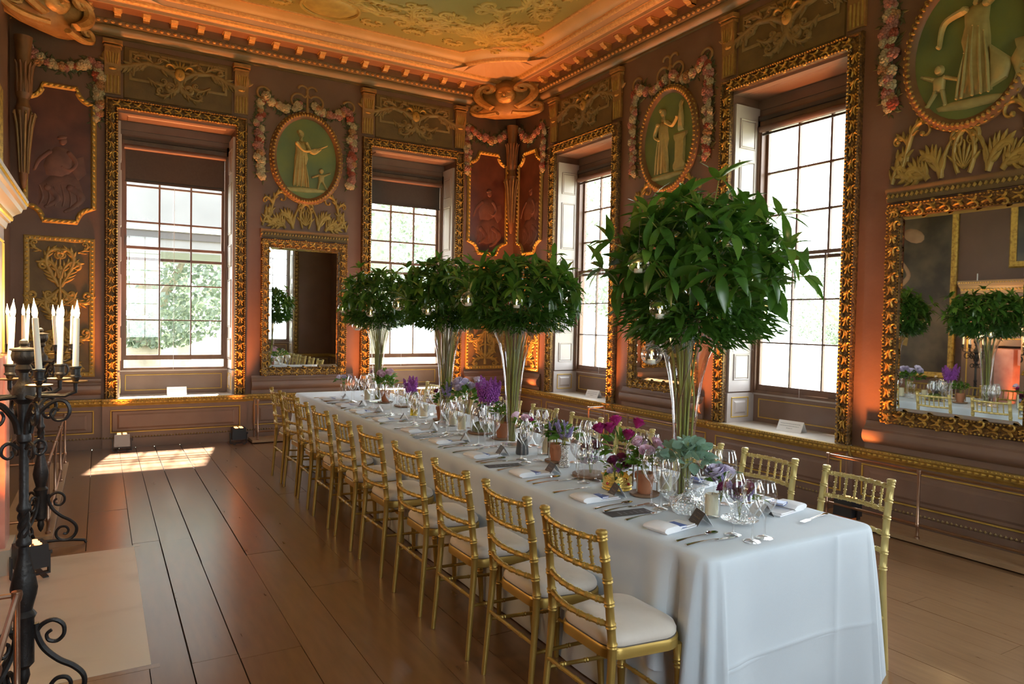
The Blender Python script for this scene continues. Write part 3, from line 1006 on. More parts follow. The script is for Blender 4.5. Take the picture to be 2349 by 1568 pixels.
def figure(parent, m, x, y, s, kind, name='painted_figure'):
    """a robed figure in low relief, feet at x, y, height s"""
    mb = MB()
    h = 0.05 * s
    q = 1 if kind != 'dance' else -1
    X = lambda a: x + a * s * q
    Y = lambda b: y + b * s
    mb.dome([(X(a), Y(b)) for a, b in ((-.15, .02), (.14, .0), (.13, .2), (.10, .4), (.13, .52), (.10, .66), (.11, .80), (.0, .84), (-.11, .80), (-.10, .66), (-.12, .5), (-.13, .25))], h)
    for a, b, c in ((-.11, -.13, .55), (-.05, -.07, .60), (.02, .0, .62), (.07, .09, .55), (.11, .13, .4)):
        limb(mb, [(X(a * .7), Y(c)), (X(a), Y(c * .5)), (X(b), Y(.02))], [.012 * s, .03 * s, .022 * s], h * .5, h * .85)
    mb.dome(ell(X(.0), Y(.93), .055 * s, .068 * s, 12), h * 1.1)
    mb.dome(ell(X(-.03), Y(.965), .05 * s, .04 * s, 8), h * 1.3)
    limb(mb, [(X(0), Y(.82)), (X(0), Y(.88))], [.07 * s, .05 * s], h)
    if kind == 'music':
        limb(mb, [(X(.09), Y(.77)), (X(.20), Y(.62)), (X(.33), Y(.70))], [.07 * s, .055 * s, .04 * s], h, h * .6)
        limb(mb, [(X(-.08), Y(.76)), (X(.05), Y(.64)), (X(.22), Y(.68))], [.065 * s, .05 * s, .04 * s], h, h * .8)
        mb.dome(ell(X(.23), Y(.66), .10 * s, .045 * s, 10, .4 * q), h, h * .5)
        limb(mb, [(X(.25), Y(.68)), (X(.45), Y(.78))], [.03 * s, .02 * s], h, h * .5)
        cxs, cys = .36, .33
    elif kind == 'altar':
        limb(mb, [(X(.09), Y(.77)), (X(.22), Y(.70)), (X(.32), Y(.80))], [.07 * s, .055 * s, .04 * s], h, h * .6)
        limb(mb, [(X(-.09), Y(.76)), (X(-.16), Y(.60)), (X(-.05), Y(.52))], [.065 * s, .05 * s, .04 * s], h, h * .6)
        mb.dome([(X(a), Y(b)) for a, b in ((.24, .0), (.52, .0), (.52, .06), (.48, .08), (.48, .50), (.52, .53), (.52, .58), (.24, .58), (.24, .53), (.28, .5), (.28, .08), (.24, .06))], h, k=.85)
        mb.dome([(X(a), Y(b)) for a, b in ((.32, .58), (.44, .58), (.43, .8), (.40, .95), (.42, 1.02), (.38, 1.06), (.34, 1.02), (.36, .95), (.33, .8))], h)
        cxs = None
    else:
        limb(mb, [(X(.09), Y(.78)), (X(.26), Y(.72)), (X(.30), Y(.52))], [.07 * s, .055 * s, .035 * s], h, h * .6)
        limb(mb, [(X(-.09), Y(.78)), (X(-.24), Y(.88)), (X(-.36), Y(.98)), (X(-.5), Y(.96))], [.07 * s, .05 * s, .06 * s, .02 * s], h, h * .6)
        mb.dome([(X(a), Y(b)) for a, b in ((-.10, .45), (-.30, .25), (-.26, .10), (-.12, .04))], h)
        mb.dome([(X(a), Y(b)) for a, b in ((-.44, .0), (-.30, .0), (-.33, .08), (-.27, .25), (-.33, .36), (-.30, .42), (-.44, .42), (-.41, .36), (-.47, .25), (-.41, .08))], h)
        cxs, cys = .30, .36
    if cxs:
        X2 = lambda a: X(cxs + a)
        mb.dome([(X2(a), Y(b)) for a, b in ((-.05, .12), (.05, .12), (.06, .27), (-.06, .27))], h * .9)
        mb.dome(ell(X2(0), Y(.325), .045 * s, .05 * s, 10), h)
        for a, b in (((-.05, .25), (-.16, .20)), ((.05, .25), (.15, .30)), ((-.03, .13), (-.06, .0)), ((.03, .13), (.10, .02))):
            limb(mb, [(X2(a[0]), Y(a[1])), (X2(b[0]), Y(b[1]))], [.05 * s, .035 * s], h * .8)
    g = .72 if kind == 'dance' else .9
    cx0 = .0 if kind == 'dance' else .04
    mb.dome([(X(cx0 + a * g), Y(b)) for a, b in ((-.47, -.03), (-.2, .0), (.0, .01), (.3, .01), (.47, -.01), (.44, -.05), (.1, -.085), (-.3, -.08))], h * .7)
    return mb.build(name, m, parent)


# ---- oval medallions
def medallion(u, wall, label, kind, fs=0.78):
    t = thing('oval_medallion', label, 'medallion', wl(wall, u, 3.83, .003), 'painted oval medallions between the windows')
    N = 40
    MB().prism([(0.43 * cos(2 * PI * k / N), 0.565 * sin(2 * PI * k / N)) for k in range(N)], 0.0, 0.008).build('green_ground', M_['green'], t, False)
    mb = MB()
    for k in range(N):
        a = 2 * PI * k / N
        for q, zz in ((0.405, 0.008), (0.42, .030), (0.45, .045), (0.485, .030), (0.505, .0)):
            mb.v.append((q * cos(a), (q + .135 + .02 * (q - .4)) * sin(a), zz))
    for k in range(N):
        for r in range(4):
            mb.f.append((k * 5 + r, ((k + 1) % N) * 5 + r, ((k + 1) % N) * 5 + r + 1, k * 5 + r + 1))
    ring = mb.build('ring', M_['ringbrown'], t)
    b = MB()
    for k in range(76):
        a = 2 * PI * k / 76
        b.dome(ell(.452 * cos(a), .588 * sin(a), .020, .014, 6, a), .018, .040)
    for k in range(60):
        a = 2 * PI * k / 60
        b.dome(ell(.492 * cos(a), .628 * sin(a), .010, .016, 5, a), .012, .020)
    tag(b.build('leaf_border', M_['ochre'], ring), kind='stuff')
    figure(t, M_['stonefig'], -.08 if kind != 'dance' else .06, -.40, fs, kind)
    return t


medallion(-3.336, 'back', 'green oval medallion with lyre-playing robed figure and child, between the two left windows', 'music')
medallion(3.58, 'right', 'green oval medallion with robed figure beside a column, left of the nearest tall window', 'altar')
medallion(6.90, 'right', 'green oval medallion with dancing robed figure, above the big mirror at far right', 'dance', .88)

# ---- painted flowers for the garlands
FLM = {}


def flower_mesh(kind):
    if kind in FLM:
        return FLM[kind]
    mb = MB()
    for ring, (n, r, w, z) in enumerate(((6, .026, .017, .0), (5, .014, .013, .010))):
        for k in range(n):
            a = 2 * PI * k / n + ring * .5
            mb.dome(ell(r * cos(a), r * sin(a), w * .8, w, 7, a), .012, z)
    mb.dome(ell(0, 0, .010, .010, 6), .012, .016)
    FLM[kind] = mb.mesh('painted_flower', M_[kind])
    return FLM[kind]


def garland(name, label, wall, u, paths, dens=0.036, ribbon=True, group='painted flower garlands', v=0.0):
    t = thing(name, label, 'garland', wl(wall, u, v, .001), group)
    lv = MB()
    rnd = random.Random(int(abs(u) * 100) + 5)
    for pts, wdt in paths:
        L = 0.0
        seg = []
        for i in range(len(pts) - 1):
            l = math.hypot(pts[i + 1][0] - pts[i][0], pts[i + 1][1] - pts[i][1])
            seg.append((L, l))
            L += l
        n = int(L / dens * 1.25)
        for k in range(n):
            s = L * (k + .5) / n
            for i, (a, l) in enumerate(seg):
                if s <= a + l or i == len(seg) - 1:
                    q = (s - a) / l
                    x = pts[i][0] + (pts[i + 1][0] - pts[i][0]) * q
                    y = pts[i][1] + (pts[i + 1][1] - pts[i][1]) * q
                    break
            wq = wdt * (0.55 + 0.45 * sin(PI * min(1, s / L * 1.1)))
            x += rnd.uniform(-1, 1) * wq
            y += rnd.uniform(-.5, .5) * wq
            m = flower_mesh(rnd.choice(('fr_pink', 'fr_white', 'fr_white', 'fr_pink', 'fr_white', 'fr_orange', 'fr_red')))
            sc = rnd.uniform(.95, 1.75)
            obj('flower', m, t, Matrix.Translation((x, y, .010 + rnd.uniform(0, .014))) @ Matrix.Rotation(rnd.uniform(0, 6.28), 4, 'Z') @ Matrix.Rotation(rnd.uniform(-.4, .4), 4, 'X') @ Matrix.Scale(sc, 4))
            for j in range(9):
                a = rnd.uniform(0, 6.28)
                r = rnd.uniform(.05, .095)
                cx, cyy = x + rnd.uniform(-.05, .05), y + rnd.uniform(-.05, .05)
                lv.dome([(cx, cyy), (cx + r * .5 * cos(a + .4), cyy + r * .5 * sin(a + .4)), (cx + r * cos(a), cyy + r * sin(a)), (cx + r * .5 * cos(a - .4), cyy + r * .5 * sin(a - .4))], .008, .002)
    tag(lv.build('leaves', M_['fr_leaf'], t), kind='stuff')
    if ribbon:
        rb = MB()
        for sx in (-1, 1):
            for (x, y, a, L, k0, k1) in ((0, .0, 60, .42, -9, -4), (sx * 0, 0, 150, .3, -8, -10)):
                pts = [(sx * p[0], 4.66 + p[1]) for p in cloth(.04, 0, math.radians(a), L, k0, k1, 1, 14)]
                rb.relief(pts, .03, .014, .004)
            pts = [(sx * p[0], p[1]) for p in cloth(.50, 4.66, math.radians(70), .40, -10, -6, 1, 14)]
            rb.relief(pts, .03, .014, .004)
        rb.relief([(0, 4.70), (0, 4.60), (0, 4.45)], [.03, .03, .05], .014, .004)
        rb.build('ribbon', M_['ribbon'], t)
    return t


def pier_paths():
    P = []
    for s in (-1, 1):
        P.append(([(s * .07, 4.58), (s * .16, 4.50), (s * .30, 4.46), (s * .44, 4.50), (s * .56, 4.60)], .045))
        P.append(([(s * .59, 4.55), (s * .63, 4.30), (s * .64, 4.0), (s * .63, 3.75), (s * .61, 3.50)], .045))
    return P


garland('flower_garland', 'painted rose garland hanging round the lyre-player medallion between the left windows', 'back', -3.336, pier_paths())
garland('flower_garland', 'painted rose garland hanging round the column medallion left of the nearest tall window', 'right', 3.58, pier_paths())
garland('flower_garland', 'painted rose garland hanging round the large medallion at far right', 'right', 6.90, pier_paths())


# ---- mirrors with scrolled crests
MF = [(0.0, 0.0), (0.0, 0.035), (0.010, 0.055), (0.024, 0.050), (0.045, 0.040), (0.080, 0.030), (0.098, 0.018), (0.108, 0.022), (0.112, 0.008), (0.112, 0.0)]


def make_mirror():
    t = thing('wall_mirror', '', 'mirror')
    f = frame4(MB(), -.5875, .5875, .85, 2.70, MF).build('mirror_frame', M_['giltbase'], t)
    c = MB()
    for (p, q, n) in (((-.5875 + .055, .86), (-.5875 + .055, 2.69), (1, 0)), ((.5875 - .055, .86), (.5875 - .055, 2.69), (1, 0)), ((-.57, .905), (.57, .905), (0, 1)), ((-.57, 2.645), (.57, 2.645), (0, 1))):
        carve(c, p, q, n, .078, .016, .034, .105)
    for a, r, zz, st in ((.014, .010, .053, .03), (.102, .008, .020, .026)):
        beads(c, (-.5875 + a, .86), (-.5875 + a, 2.69), r, .012, zz, st)
        beads(c, (.5875 - a, .86), (.5875 - a, 2.69), r, .012, zz, st)
        beads(c, (-.58, .85 + a), (.58, .85 + a), r, .012, zz, st)
        beads(c, (-.58, 2.70 - a), (.58, 2.70 - a), r, .012, zz, st)
    tag(c.build('carving', M_['gilt'], f), 'carved gilt leaves')
    g = MB()
    g.bev(-.48, .48, .957, 2.593, .004, .009, .035)
    g.build('mirror_glass', M_['mirror'], t, False)
    return t


mp = make_mirror()
mp.matrix_world = wl('back', -3.343)
tag(mp, 'gilt framed mirror hanging between the two left windows', 'mirror', 'gilt wall mirrors')
copy_tree(mp, wl('right', 3.566), 'gilt framed mirror on the right wall, mostly hidden behind the tallest foliage vase')
copy_tree(mp, wl('right', 6.90), 'big gilt framed mirror at far right reflecting the table and candles')


def make_crest():
    t = thing('mirror_crest', '', 'ornament')
    o = extr([(0, 2.715), (.02, 2.715), (.032, 2.735), (.030, 2.765), (.045, 2.785), (.045, 2.80), (0, 2.80)], -.60, .60).build('ledge', M_['ochrelow'], t)
    c = MB()
    for k in range(30):
        x = -.58 + 1.16 * k / 29
        c.dome([(x - .018, 2.742), (x, 2.736), (x + .018, 2.752), (x, 2.768)], .012, .029)
    c.build('leaf_row', M_['ochre'], o)
    s = MB()
    scrolls(s, [(.04, 2.83, 60, .62, 2.0, 7, .042, 0), (.17, 2.82, 78, .34, -.9, -3.5, .06, 7), (.27, 2.82, 55, .32, -.9, -4, .055, 6), (.30, 2.85, -5, .50, .7, 7.5, .055, 6),
                (.50, 2.90, 120, .52, -1.2, 6, .042, 5), (.44, 3.05, 60, .22, -.8, -5, .03, 3), (.57, 2.83, 100, .22, .6, 5, .04, 2)], .022)
    for k in range(7):
        a = PI / 2 + (k - 3) * .34
        limb(s, [(0, 2.86), (.09 * cos(a), 2.86 + .10 * sin(a)), (.14 * cos(a), 2.86 + .16 * sin(a))], [.015, .032, .012], .02)
    s.relief([(.17 * cos(a / 12 * PI), 2.82 + .26 * sin(a / 12 * PI)) for a in range(13)], .03, .02)
    s.build('scrollwork', M_['ochre'], t)
    return t


cp = make_crest()
TALL = Matrix.Translation((0, 2.715, 0)) @ Matrix.Diagonal((1, 1.34, 1.2, 1)) @ Matrix.Translation((0, -2.715, 0))
cp.matrix_world = wl('back', -3.343) @ TALL
tag(cp, 'painted gold scroll crest above the mirror between the left windows', 'ornament', 'scroll crests over the mirrors')
copy_tree(cp, wl('right', 3.566) @ TALL, 'painted gold scroll crest above the mirror behind the tallest foliage')
copy_tree(cp, wl('right', 6.90) @ TALL, 'painted gold scroll crest above the big mirror at far right')

# ---- rounded plinth mouldings under mirrors and panels
TOR = [(0, .61), (.03, .61), (.03, .66), (.045, .665), (.075, .70), (.082, .735), (.07, .775), (.045, .79), (.045, .80), (.028, .82), (.022, .835), (0.022, .855), (0, .858)]
for wall, u, hw in (('back', -3.343, .70), ('right', 3.566, .70), ('right', 6.90, .72), ('back', -.47, .40), ('right', .50, .40), ('back', -6.20, .42), ('left', -.5, .42)):
    trim_n[0] += 1
    o = extr(TOR, -hw, hw).build('trim_%d' % trim_n[0], M_['wall2'], None, M=wl(wall, u))
    tag(o, kind='structure')


# ---- panels over the windows with their brackets
def make_over():
    t = thing('overwindow_panel', '', 'panel')
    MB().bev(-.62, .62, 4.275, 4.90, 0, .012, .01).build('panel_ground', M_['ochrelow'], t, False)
    fb = MB()
    frame4(fb, -.56, .56, 4.50, 4.86, [(0, .012), (.0, .020), (.012, .026), (.03, .024), (.034, .012)])
    fb.build('panel_border', M_['scrollbrown'], t)
    s = MB()
    scrolls(s, [(.37, 4.74, 186, .90, .5, 9.5, .072, 6), (.30, 4.74, -2, .84, -1.7, 8.0, .070, 9), (.30, 4.75, 40, .36, -.5, -6, .045, 4), (.03, 4.50, -55, .46, .4, 8, .045, 4),
                (.36, 4.56, 215, .38, -.3, -7, .042, 4), (.52, 4.55, 95, .30, .4, 6, .04, 3), (.10, 4.78, 35, .26, -.5, -6, .035, 2)], .026, z=.012)
    s.build('scrollwork', M_['scrollbrown'], t)
    m = MB()
    m.dome(ell(0, 4.66, .065, .085, 14), .045, .012)
    for sx in (-1, 1):
        m.dome(ell(sx * .026, 4.675, .013, .008, 6), .012, .052)
        m.relief(cloth(sx * .05, 4.72, math.radians(90 - sx * 20), .16, sx * -6, sx * -24, 1, 10), .03, .03, .02)
    m.dome(ell(0, 4.655, .010, .02, 6), .02, .055)
    m.dome(ell(0, 4.622, .02, .008, 6), .012, .05)
    for k in range(5):
        a = PI / 2 + (k - 2) * .5
        limb(m, [(.05 * cos(a), 4.73 + .03 * sin(a)), (.10 * cos(a), 4.74 + .085 * sin(a))], [.04, .02], .03, .015)
    m.build('mask', M_['ochre'], t)
    return t


def make_bracket():
    t = thing('console_bracket', '', 'bracket')
    MB().bev(-.11, .11, 4.88, 4.94, 0, .085, .008).bev(-.10, .10, 4.84, 4.88, 0, .07, .012).build('capital', M_['capital'], t, False)
    extr([(0, 4.30), (.028, 4.30), (.03, 4.45), (.034, 4.60), (.05, 4.72), (.064, 4.80), (.06, 4.85), (0, 4.85)], -.085, .085).build('shaft', M_['capital'], t)
    for k in range(4):
        x = -.057 + .038 * k
        MB().relief([(x, 4.31), (x, 4.40), (x, 4.52)], .022, .012, .028).build('flute', M_['ochre'], t)
    f = MB()
    f.dome(ell(0, 4.60, .045, .018, 8), .02, .034)
    f.dome(ell(0, 4.60, .014, .012, 6), .03, .036)
    f.build('boss', M_['ochre'], t)
    lv = MB()
    for k in range(5):
        x = -.06 + .03 * k
        limb(lv, [(x * .8, 4.66), (x, 4.76), (x * 1.1, 4.82)], [.012, .028, .012], .016, .05)
    lv.build('acanthus', M_['ochre'], t)
    return t


opr, bpr = make_over(), make_bracket()
WNAME = ['far-left window', 'second window from the left', 'narrow-looking window right of the corner', 'tallest, nearest window on the right wall']
first = True
for n_, (wall, u) in enumerate(WIN[:4]):
    lab = 'painted scroll and mask panel over the ' + WNAME[n_]
    if first:
        opr.matrix_world = wl(wall, u)
        tag(opr, lab, 'panel', 'painted panels over the windows')
    else:
        copy_tree(opr, wl(wall, u), lab)
    for s, sd in ((-1, 'left'), (1, 'right')):
        lab = 'fluted gold-brown bracket above %s end of %s' % (sd, WNAME[n_])
        if first:
            bpr.matrix_world = wl(wall, u + s * .735)
            tag(bpr, lab, 'bracket', 'brackets under the cornice')
            first = False
        else:
            copy_tree(bpr, wl(wall, u + s * .735), lab)


# ---- octagonal panels and arabesque panels beside the corners
def oct_outline(hw, y0, y1, c, n=5):
    P = []
    for (sx, sy) in ((1, 1), (-1, 1), (-1, -1), (1, -1)):
        cx, cyy = sx * hw, (y1 if sy > 0 else y0)
        arc = []
        for k in range(n + 1):
            a = PI / 2 * k / n
            arc.append((cx - sx * c * cos(a), cyy - sy * c * sin(a)))
        arc = arc if (sx * sy) < 0 else arc[::-1]
        P += arc
    return P


def make_oct():
    t = thing('octagonal_panel', '', 'panel')
    out = oct_outline(.34, 2.72, 4.29, .17)
    MB().prism(out, 0, .008).build('painted_ground', M_['redpanel'], t, False)
    f = MB()
    f.tube([(x, y, .012) for x, y in out], .030, 6, True, flat=.8)
    fo = f.build('panel_frame', M_['ochre'], t)
    l = MB()
    n = len(out)
    for i in range(n):
        a, b = out[i], out[(i + 1) % n]
        L = math.hypot(b[0] - a[0], b[1] - a[1])
        m = max(1, round(L / .06))
        for k in range(m):
            q = (k + .5) / m
            ang = math.atan2(b[1] - a[1], b[0] - a[0])
            l.dome(ell(a[0] + (b[0] - a[0]) * q, a[1] + (b[1] - a[1]) * q, .024, .014, 6, ang + .5), .014, .034)
    tag(l.build('leaf_border', M_['giltline'], fo), kind='stuff')
    g = MB()
    g.dome([(-.22, 2.92), (-.02, 2.86), (.20, 2.90), (.25, 3.05), (.20, 3.22), (.06, 3.30), (-.10, 3.26), (-.22, 3.12)], .014)
    g.dome([(-.14, 3.24), (.02, 3.22), (.12, 3.30), (.13, 3.46), (.08, 3.58), (-.04, 3.60), (-.13, 3.50), (-.17, 3.36)], .016)
    g.dome(ell(.03, 3.66, .042, .052, 10, -.3), .016)
    g.dome(ell(.02, 3.70, .055, .03, 8, .3), .018)
    limb(g, [(.09, 3.53), (.16, 3.42), (.10, 3.33), (.02, 3.36)], [.055, .048, .04, .03], .012, .008)
    limb(g, [(-.10, 3.52), (-.20, 3.42), (-.25, 3.30)], [.055, .045, .03], .012, .006)
    limb(g, [(.10, 3.12), (.22, 3.02), (.14, 2.90), (.05, 2.84)], [.09, .075, .055, .035], .012, .010)
    limb(g, [(-.12, 3.10), (-.02, 2.98), (-.14, 2.88)], [.085, .07, .04], .012, .010)
    g.dome([(.10, 3.45), (.24, 3.52), (.27, 3.30), (.18, 3.20), (.12, 3.3)], .01)
    for k in range(6):
        limb(g, [(-.20 + .07 * k, 3.12 + .03 * (k % 2)), (-.17 + .07 * k, 3.0), (-.20 + .075 * k, 2.90)], [.012, .03, .015], .008, .012)
    g.v = [(x, y, .006 + (z - .0) * .55) for x, y, z in g.v]
    g.build('painted_figure', M_['redfig'], t)
    return t


def make_arab():
    t = thing('arabesque_panel', '', 'panel')
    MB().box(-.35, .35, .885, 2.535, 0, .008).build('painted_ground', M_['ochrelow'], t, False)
    fo = frame4(MB(), -.355, .355, .88, 2.54, [(0, 0), (0, .012), (.012, .024), (.035, .026), (.055, .018), (.06, .008)]).build('panel_frame', M_['ochre'], t)
    l = MB()
    for (p, q) in (((-.325, .90), (-.325, 2.52)), ((.325, .90), (.325, 2.52)), ((-.32, .91), (.32, .91)), ((-.32, 2.51), (.32, 2.51))):
        beads(l, p, q, .020, .016, .022, .05)
    tag(l.build('leaf_border', M_['giltline'], fo), kind='stuff')
    s = MB()
    scrolls(s, [(.01, 1.95, 66, .80, -.5, 8.5, .058, 8), (.01, 2.05, 84, .50, -.9, -7, .050, 6), (.01, 1.92, -48, .62, .2, 8.5, .055, 7), (.01, 1.52, 52, .60, -.2, 8.5, .055, 7), (.01, 1.50, -52, .60, .2, 8.5, .055, 7),
                (.01, 1.08, 48, .58, -.2, 8.5, .055, 7), (.01, 1.06, 5, .40, -.4, -7, .045, 4), (.02, 1.74, 20, .34, .4, 7, .04, 4), (.02, 1.28, -15, .34, -.4, -7, .04, 4), (.18, 2.36, 20, .26, .5, 6, .035, 3)], .018, z=.008)
    s.relief([(0, .96), (0, 1.4), (0, 1.9), (0, 2.2), (0, 2.42)], [.05, .03, .04, .03, .01], .02, .008)
    s.build('arabesque', M_['ochre'], t)
    return t


oc, ar = make_oct(), make_arab()
first = True
for (wall, u, nm, nm2) in (('back', -.49, 'left of the room corner', 'left of the room corner behind the vases'), ('right', .49, 'right of the room corner', 'right of the room corner behind the vases'), ('back', -6.20, 'at the far-left edge, above the candle flames', 'at far left right behind the candle flames')):
    la, lb = 'dark red painting in a gilt eight-sided frame ' + nm, 'gold-framed arabesque panel ' + nm2
    if first:
        oc.matrix_world = wl(wall, u)
        ar.matrix_world = wl(wall, u)
        tag(oc, la, 'panel', 'eight-sided painted panels')
        tag(ar, lb, 'panel', 'arabesque panels')
        first = False
    else:
        copy_tree(oc, wl(wall, u), la)
        copy_tree(ar, wl(wall, u), lb)
for (wall, u, s, nm) in (('back', -.49, 1, 'painted flower swag above the dark panel left of the room corner'), ('right', .49, -1, 'painted flower swag above the dark panel right of the room corner'), ('back', -6.20, -1, 'painted flower swag above the dark panel at far left')):
    garland('flower_swag', nm, wall, u, [([(s * .36, 4.72), (s * .20, 4.56), (s * .0, 4.50), (s * -.22, 4.56), (s * -.35, 4.66)], .05), ([(s * -.37, 4.62), (s * -.385, 4.40), (s * -.385, 4.15), (s * -.375, 3.95)], .035)], ribbon=False, group='painted flower swags by the corners')


# ---- corner consoles and cartouches
def make_console():
    t = thing('corner_console', '', 'ornament')
    b = MB()
    b.lathe([(.02, 3.05), (.045, 3.09), (.05, 3.14), (.062, 3.16), (.07, 3.3), (.085, 3.6), (.105, 3.85), (.12, 3.95), (.09, 4.0), (.085, 4.05), (.12, 4.10), (.13, 4.2), (.10, 4.35), (.11, 4.55), (.14, 4.75)], 12)
    b.build('tapered_body', M_['ringbrown'], t)
    for k in range(7):
        a = (k - 3) * .5
        c, s_ = sin(a), -cos(a)
        lf = MB()
        pts = [(.075 * c, .075 * s_, 3.22), (.095 * c, .095 * s_, 3.5), (.13 * c, .13 * s_, 3.75), (.18 * c, .18 * s_, 3.9), (.20 * c, .20 * s_, 3.86)]
        lf.tube(pts, [.010, .018, .022, .018, .009], 6)
        lf.build('acanthus_leaf', M_['ochrelow' if k % 2 else 'scrollbrown'], t)
    u_ = MB()
    for k in range(7):
        a = (k - 3) * .5
        c, s_ = sin(a), -cos(a)
        u_.tube([(.12 * c, .12 * s_, 4.12), (.12 * c, .12 * s_, 4.30), (.135 * c, .135 * s_, 4.42), (.17 * c, .17 * s_, 4.46)], [.010, .020, .022, .010], 6)
    u_.build('upper_leaves', M_['ringbrown'], t)
    return t


def make_cartouche():
    t = thing('corner_cartouche', '', 'ornament')
    b = MB()
    for i in range(13):
        th = PI * i / 12
        for j in range(25):
            ph = -PI * .55 + PI * 1.1 * j / 24
            r = 0.34 * sin(th) ** .75 * (1 + .05 * cos(ph * 14))
            b.v.append((r * sin(ph), -r * cos(ph) * .55, 5.02 + .30 * cos(th)))
    for i in range(12):
        for j in range(24):
            b.f.append((i * 25 + j, i * 25 + j + 1, (i + 1) * 25 + j + 1, (i + 1) * 25 + j))
    b.build('shell_body', M_['capital'], t)
    for sx in (-1, 1):
        for (x, z, a, L, t0, turn, w, yy) in ((.02, 5.30, 10, .62, -1.2, -7.5, .065, -.20), (.10, 4.80, 40, .66, .9, 8, .065, -.22), (.30, 5.02, 75, .50, -.6, -7.5, .055, -.08), (.06, 4.74, -10, .50, .8, 7.5, .055, -.18), (.36, 4.90, 60, .46, -.9, -7, .05, -.02), (.18, 5.12, 20, .40, .6, 7, .045, -.20)):
            q = cloth(x, z, math.radians(a), L, t0 / L, turn * 3.2 / L, 2.2, 26)
            m = MB()
            m.tube([(sx * p[0], yy + abs(p[0]) * .40 - .05, p[1]) for p in q], taper(len(q), w * .55, w * .22, w * .2), 6)
            m.build('scroll', M_['cornicegold'], t)
        for k in range(6):
            a = math.radians(200 - 32 * k)
            c, s_ = cos(a), sin(a)
            MB().tube([(sx * (.30 + .06 * c), -.06, 5.16 + .05 * s_), (sx * (.33 + .13 * c), -.10, 5.18 + .11 * s_), (sx * (.34 + .19 * c), -.04, 5.19 + .17 * s_)], [.012, .026, .006], 5).build('leaf', M_['capital'], t)
    m = MB()
    m.dome(ell(0, 5.0, .09, .12, 14), .06)
    for sx in (-1, 1):
        m.dome(ell(sx * .035, 5.02, .018, .012, 6), .02, .055)
    m.dome(ell(0, 4.99, .014, .03, 6), .03, .058)
    m.dome(ell(0, 4.94, .03, .012, 6), .015, .052)
    m.build('mask', M_['cornicegold'], t, M=Matrix(((1, 0, 0, 0), (0, 0, -1, -.17), (0, 1, 0, 0), (0, 0, 0, 1))))
    return t


kp, ct = make_console(), make_cartouche()
C1 = Matrix.Translation((-.13, -.13, 0)) @ Matrix.Rotation(-PI / 4, 4, 'Z')
C2 = Matrix.Translation((-RX + .13, -.13, 0)) @ Matrix.Rotation(PI / 4, 4, 'Z')
BIG = Matrix.Translation((0, -.24, 5.10)) @ Matrix.Diagonal((1.9, 1.3, 1.08, 1)) @ Matrix.Translation((0, 0, -5.0))
SLIM = Matrix.Diagonal((.66, .66, 1, 1))
C1K = Matrix.Translation((-.135, -.135, 0)) @ Matrix.Rotation(-PI / 4, 4, 'Z') @ SLIM
C2K = Matrix.Translation((-RX + .135, -.135, 0)) @ Matrix.Rotation(PI / 4, 4, 'Z') @ SLIM
kp.matrix_world = C1K
ct.matrix_world = C1 @ BIG
tag(kp, 'tall gold acanthus console in the room corner between the windows', 'ornament', 'corner consoles')
tag(ct, 'bulging scrolled corner cartouche under the ceiling, lit orange', 'ornament', 'corner cartouches')
copy_tree(kp, C2K, 'tall gold acanthus console at the far-left room corner')
copy_tree(ct, C2 @ BIG, 'scrolled corner cartouche at the top-left of the room')


# ------------------------------------------------------------------ chairs
def ringed(a, b, r, R, marks, ends=(1.0, 1.0), n=9, mb=None, bow=None):
    """turned stick from a to b with raised bamboo rings at the marks (0..1)"""
    mb = mb or MB()
    a, b = Vector(a), Vector(b)
    L = (b - a).length
    ts = [0.0]
    rs = [r * ends[0]]
    e = 0.006 / L
    for m in marks:
        for dt, q in ((-2.2 * e, r), (-1.1 * e, R), (-.15 * e, r * .98), (.15 * e, r * .98), (1.1 * e, R), (2.2 * e, r)):
            ts.append(m + dt)
            rs.append(q)
    ts.append(1.0)
    rs.append(r * ends[1])
    pts = []
    for t in ts:
        p = a.lerp(b, t)
        if bow:
            p = p + Vector(bow) * (4 * t * (1 - t))
        pts.append(p)
    mb.tube(pts, rs, n)
    return mb


def poly_ringed(P, r, R, marks, r_end):
    """the same along a bent stick; marks are heights z"""
    Z = sorted(set([p[2] for p in P] + [m + d for m in marks for d in (-.012, -.006, -.001, .001, .006, .012)]))
    pts, rs = [], []
    for z in Z:
        for i in range(len(P) - 1):
            if P[i][2] <= z <= P[i + 1][2]:
                t = (z - P[i][2]) / (P[i + 1][2] - P[i][2])
                pts.append(tuple(P[i][k] + (P[i + 1][k] - P[i][k]) * t for k in range(3)))
                break
        q = r if z > .45 else r_end + (r - r_end) * z / .45
        for m in marks:
            if abs(abs(z - m) - .006) < 1e-6:
                q = R
        rs.append(q)
    return MB().tube(pts, rs, 10)


def seat_outline(k=1.0, n=7):
    P = []
    for (x, y, c) in ((.172, .203, .105), (-.19, .178, .08), (-.19, -.178, .08), (.172, -.203, .105)):
        sx, sy = (1 if x > 0 else -1), (1 if y > 0 else -1)
        arc = [(x - sx * c + sx * c * cos(PI / 2 * i / n), y - sy * c + sy * c * sin(PI / 2 * i / n)) for i in range(n + 1)]
        P += arc if sx * sy > 0 else arc[::-1]
    return [(x * k, y * k) for x, y in P]


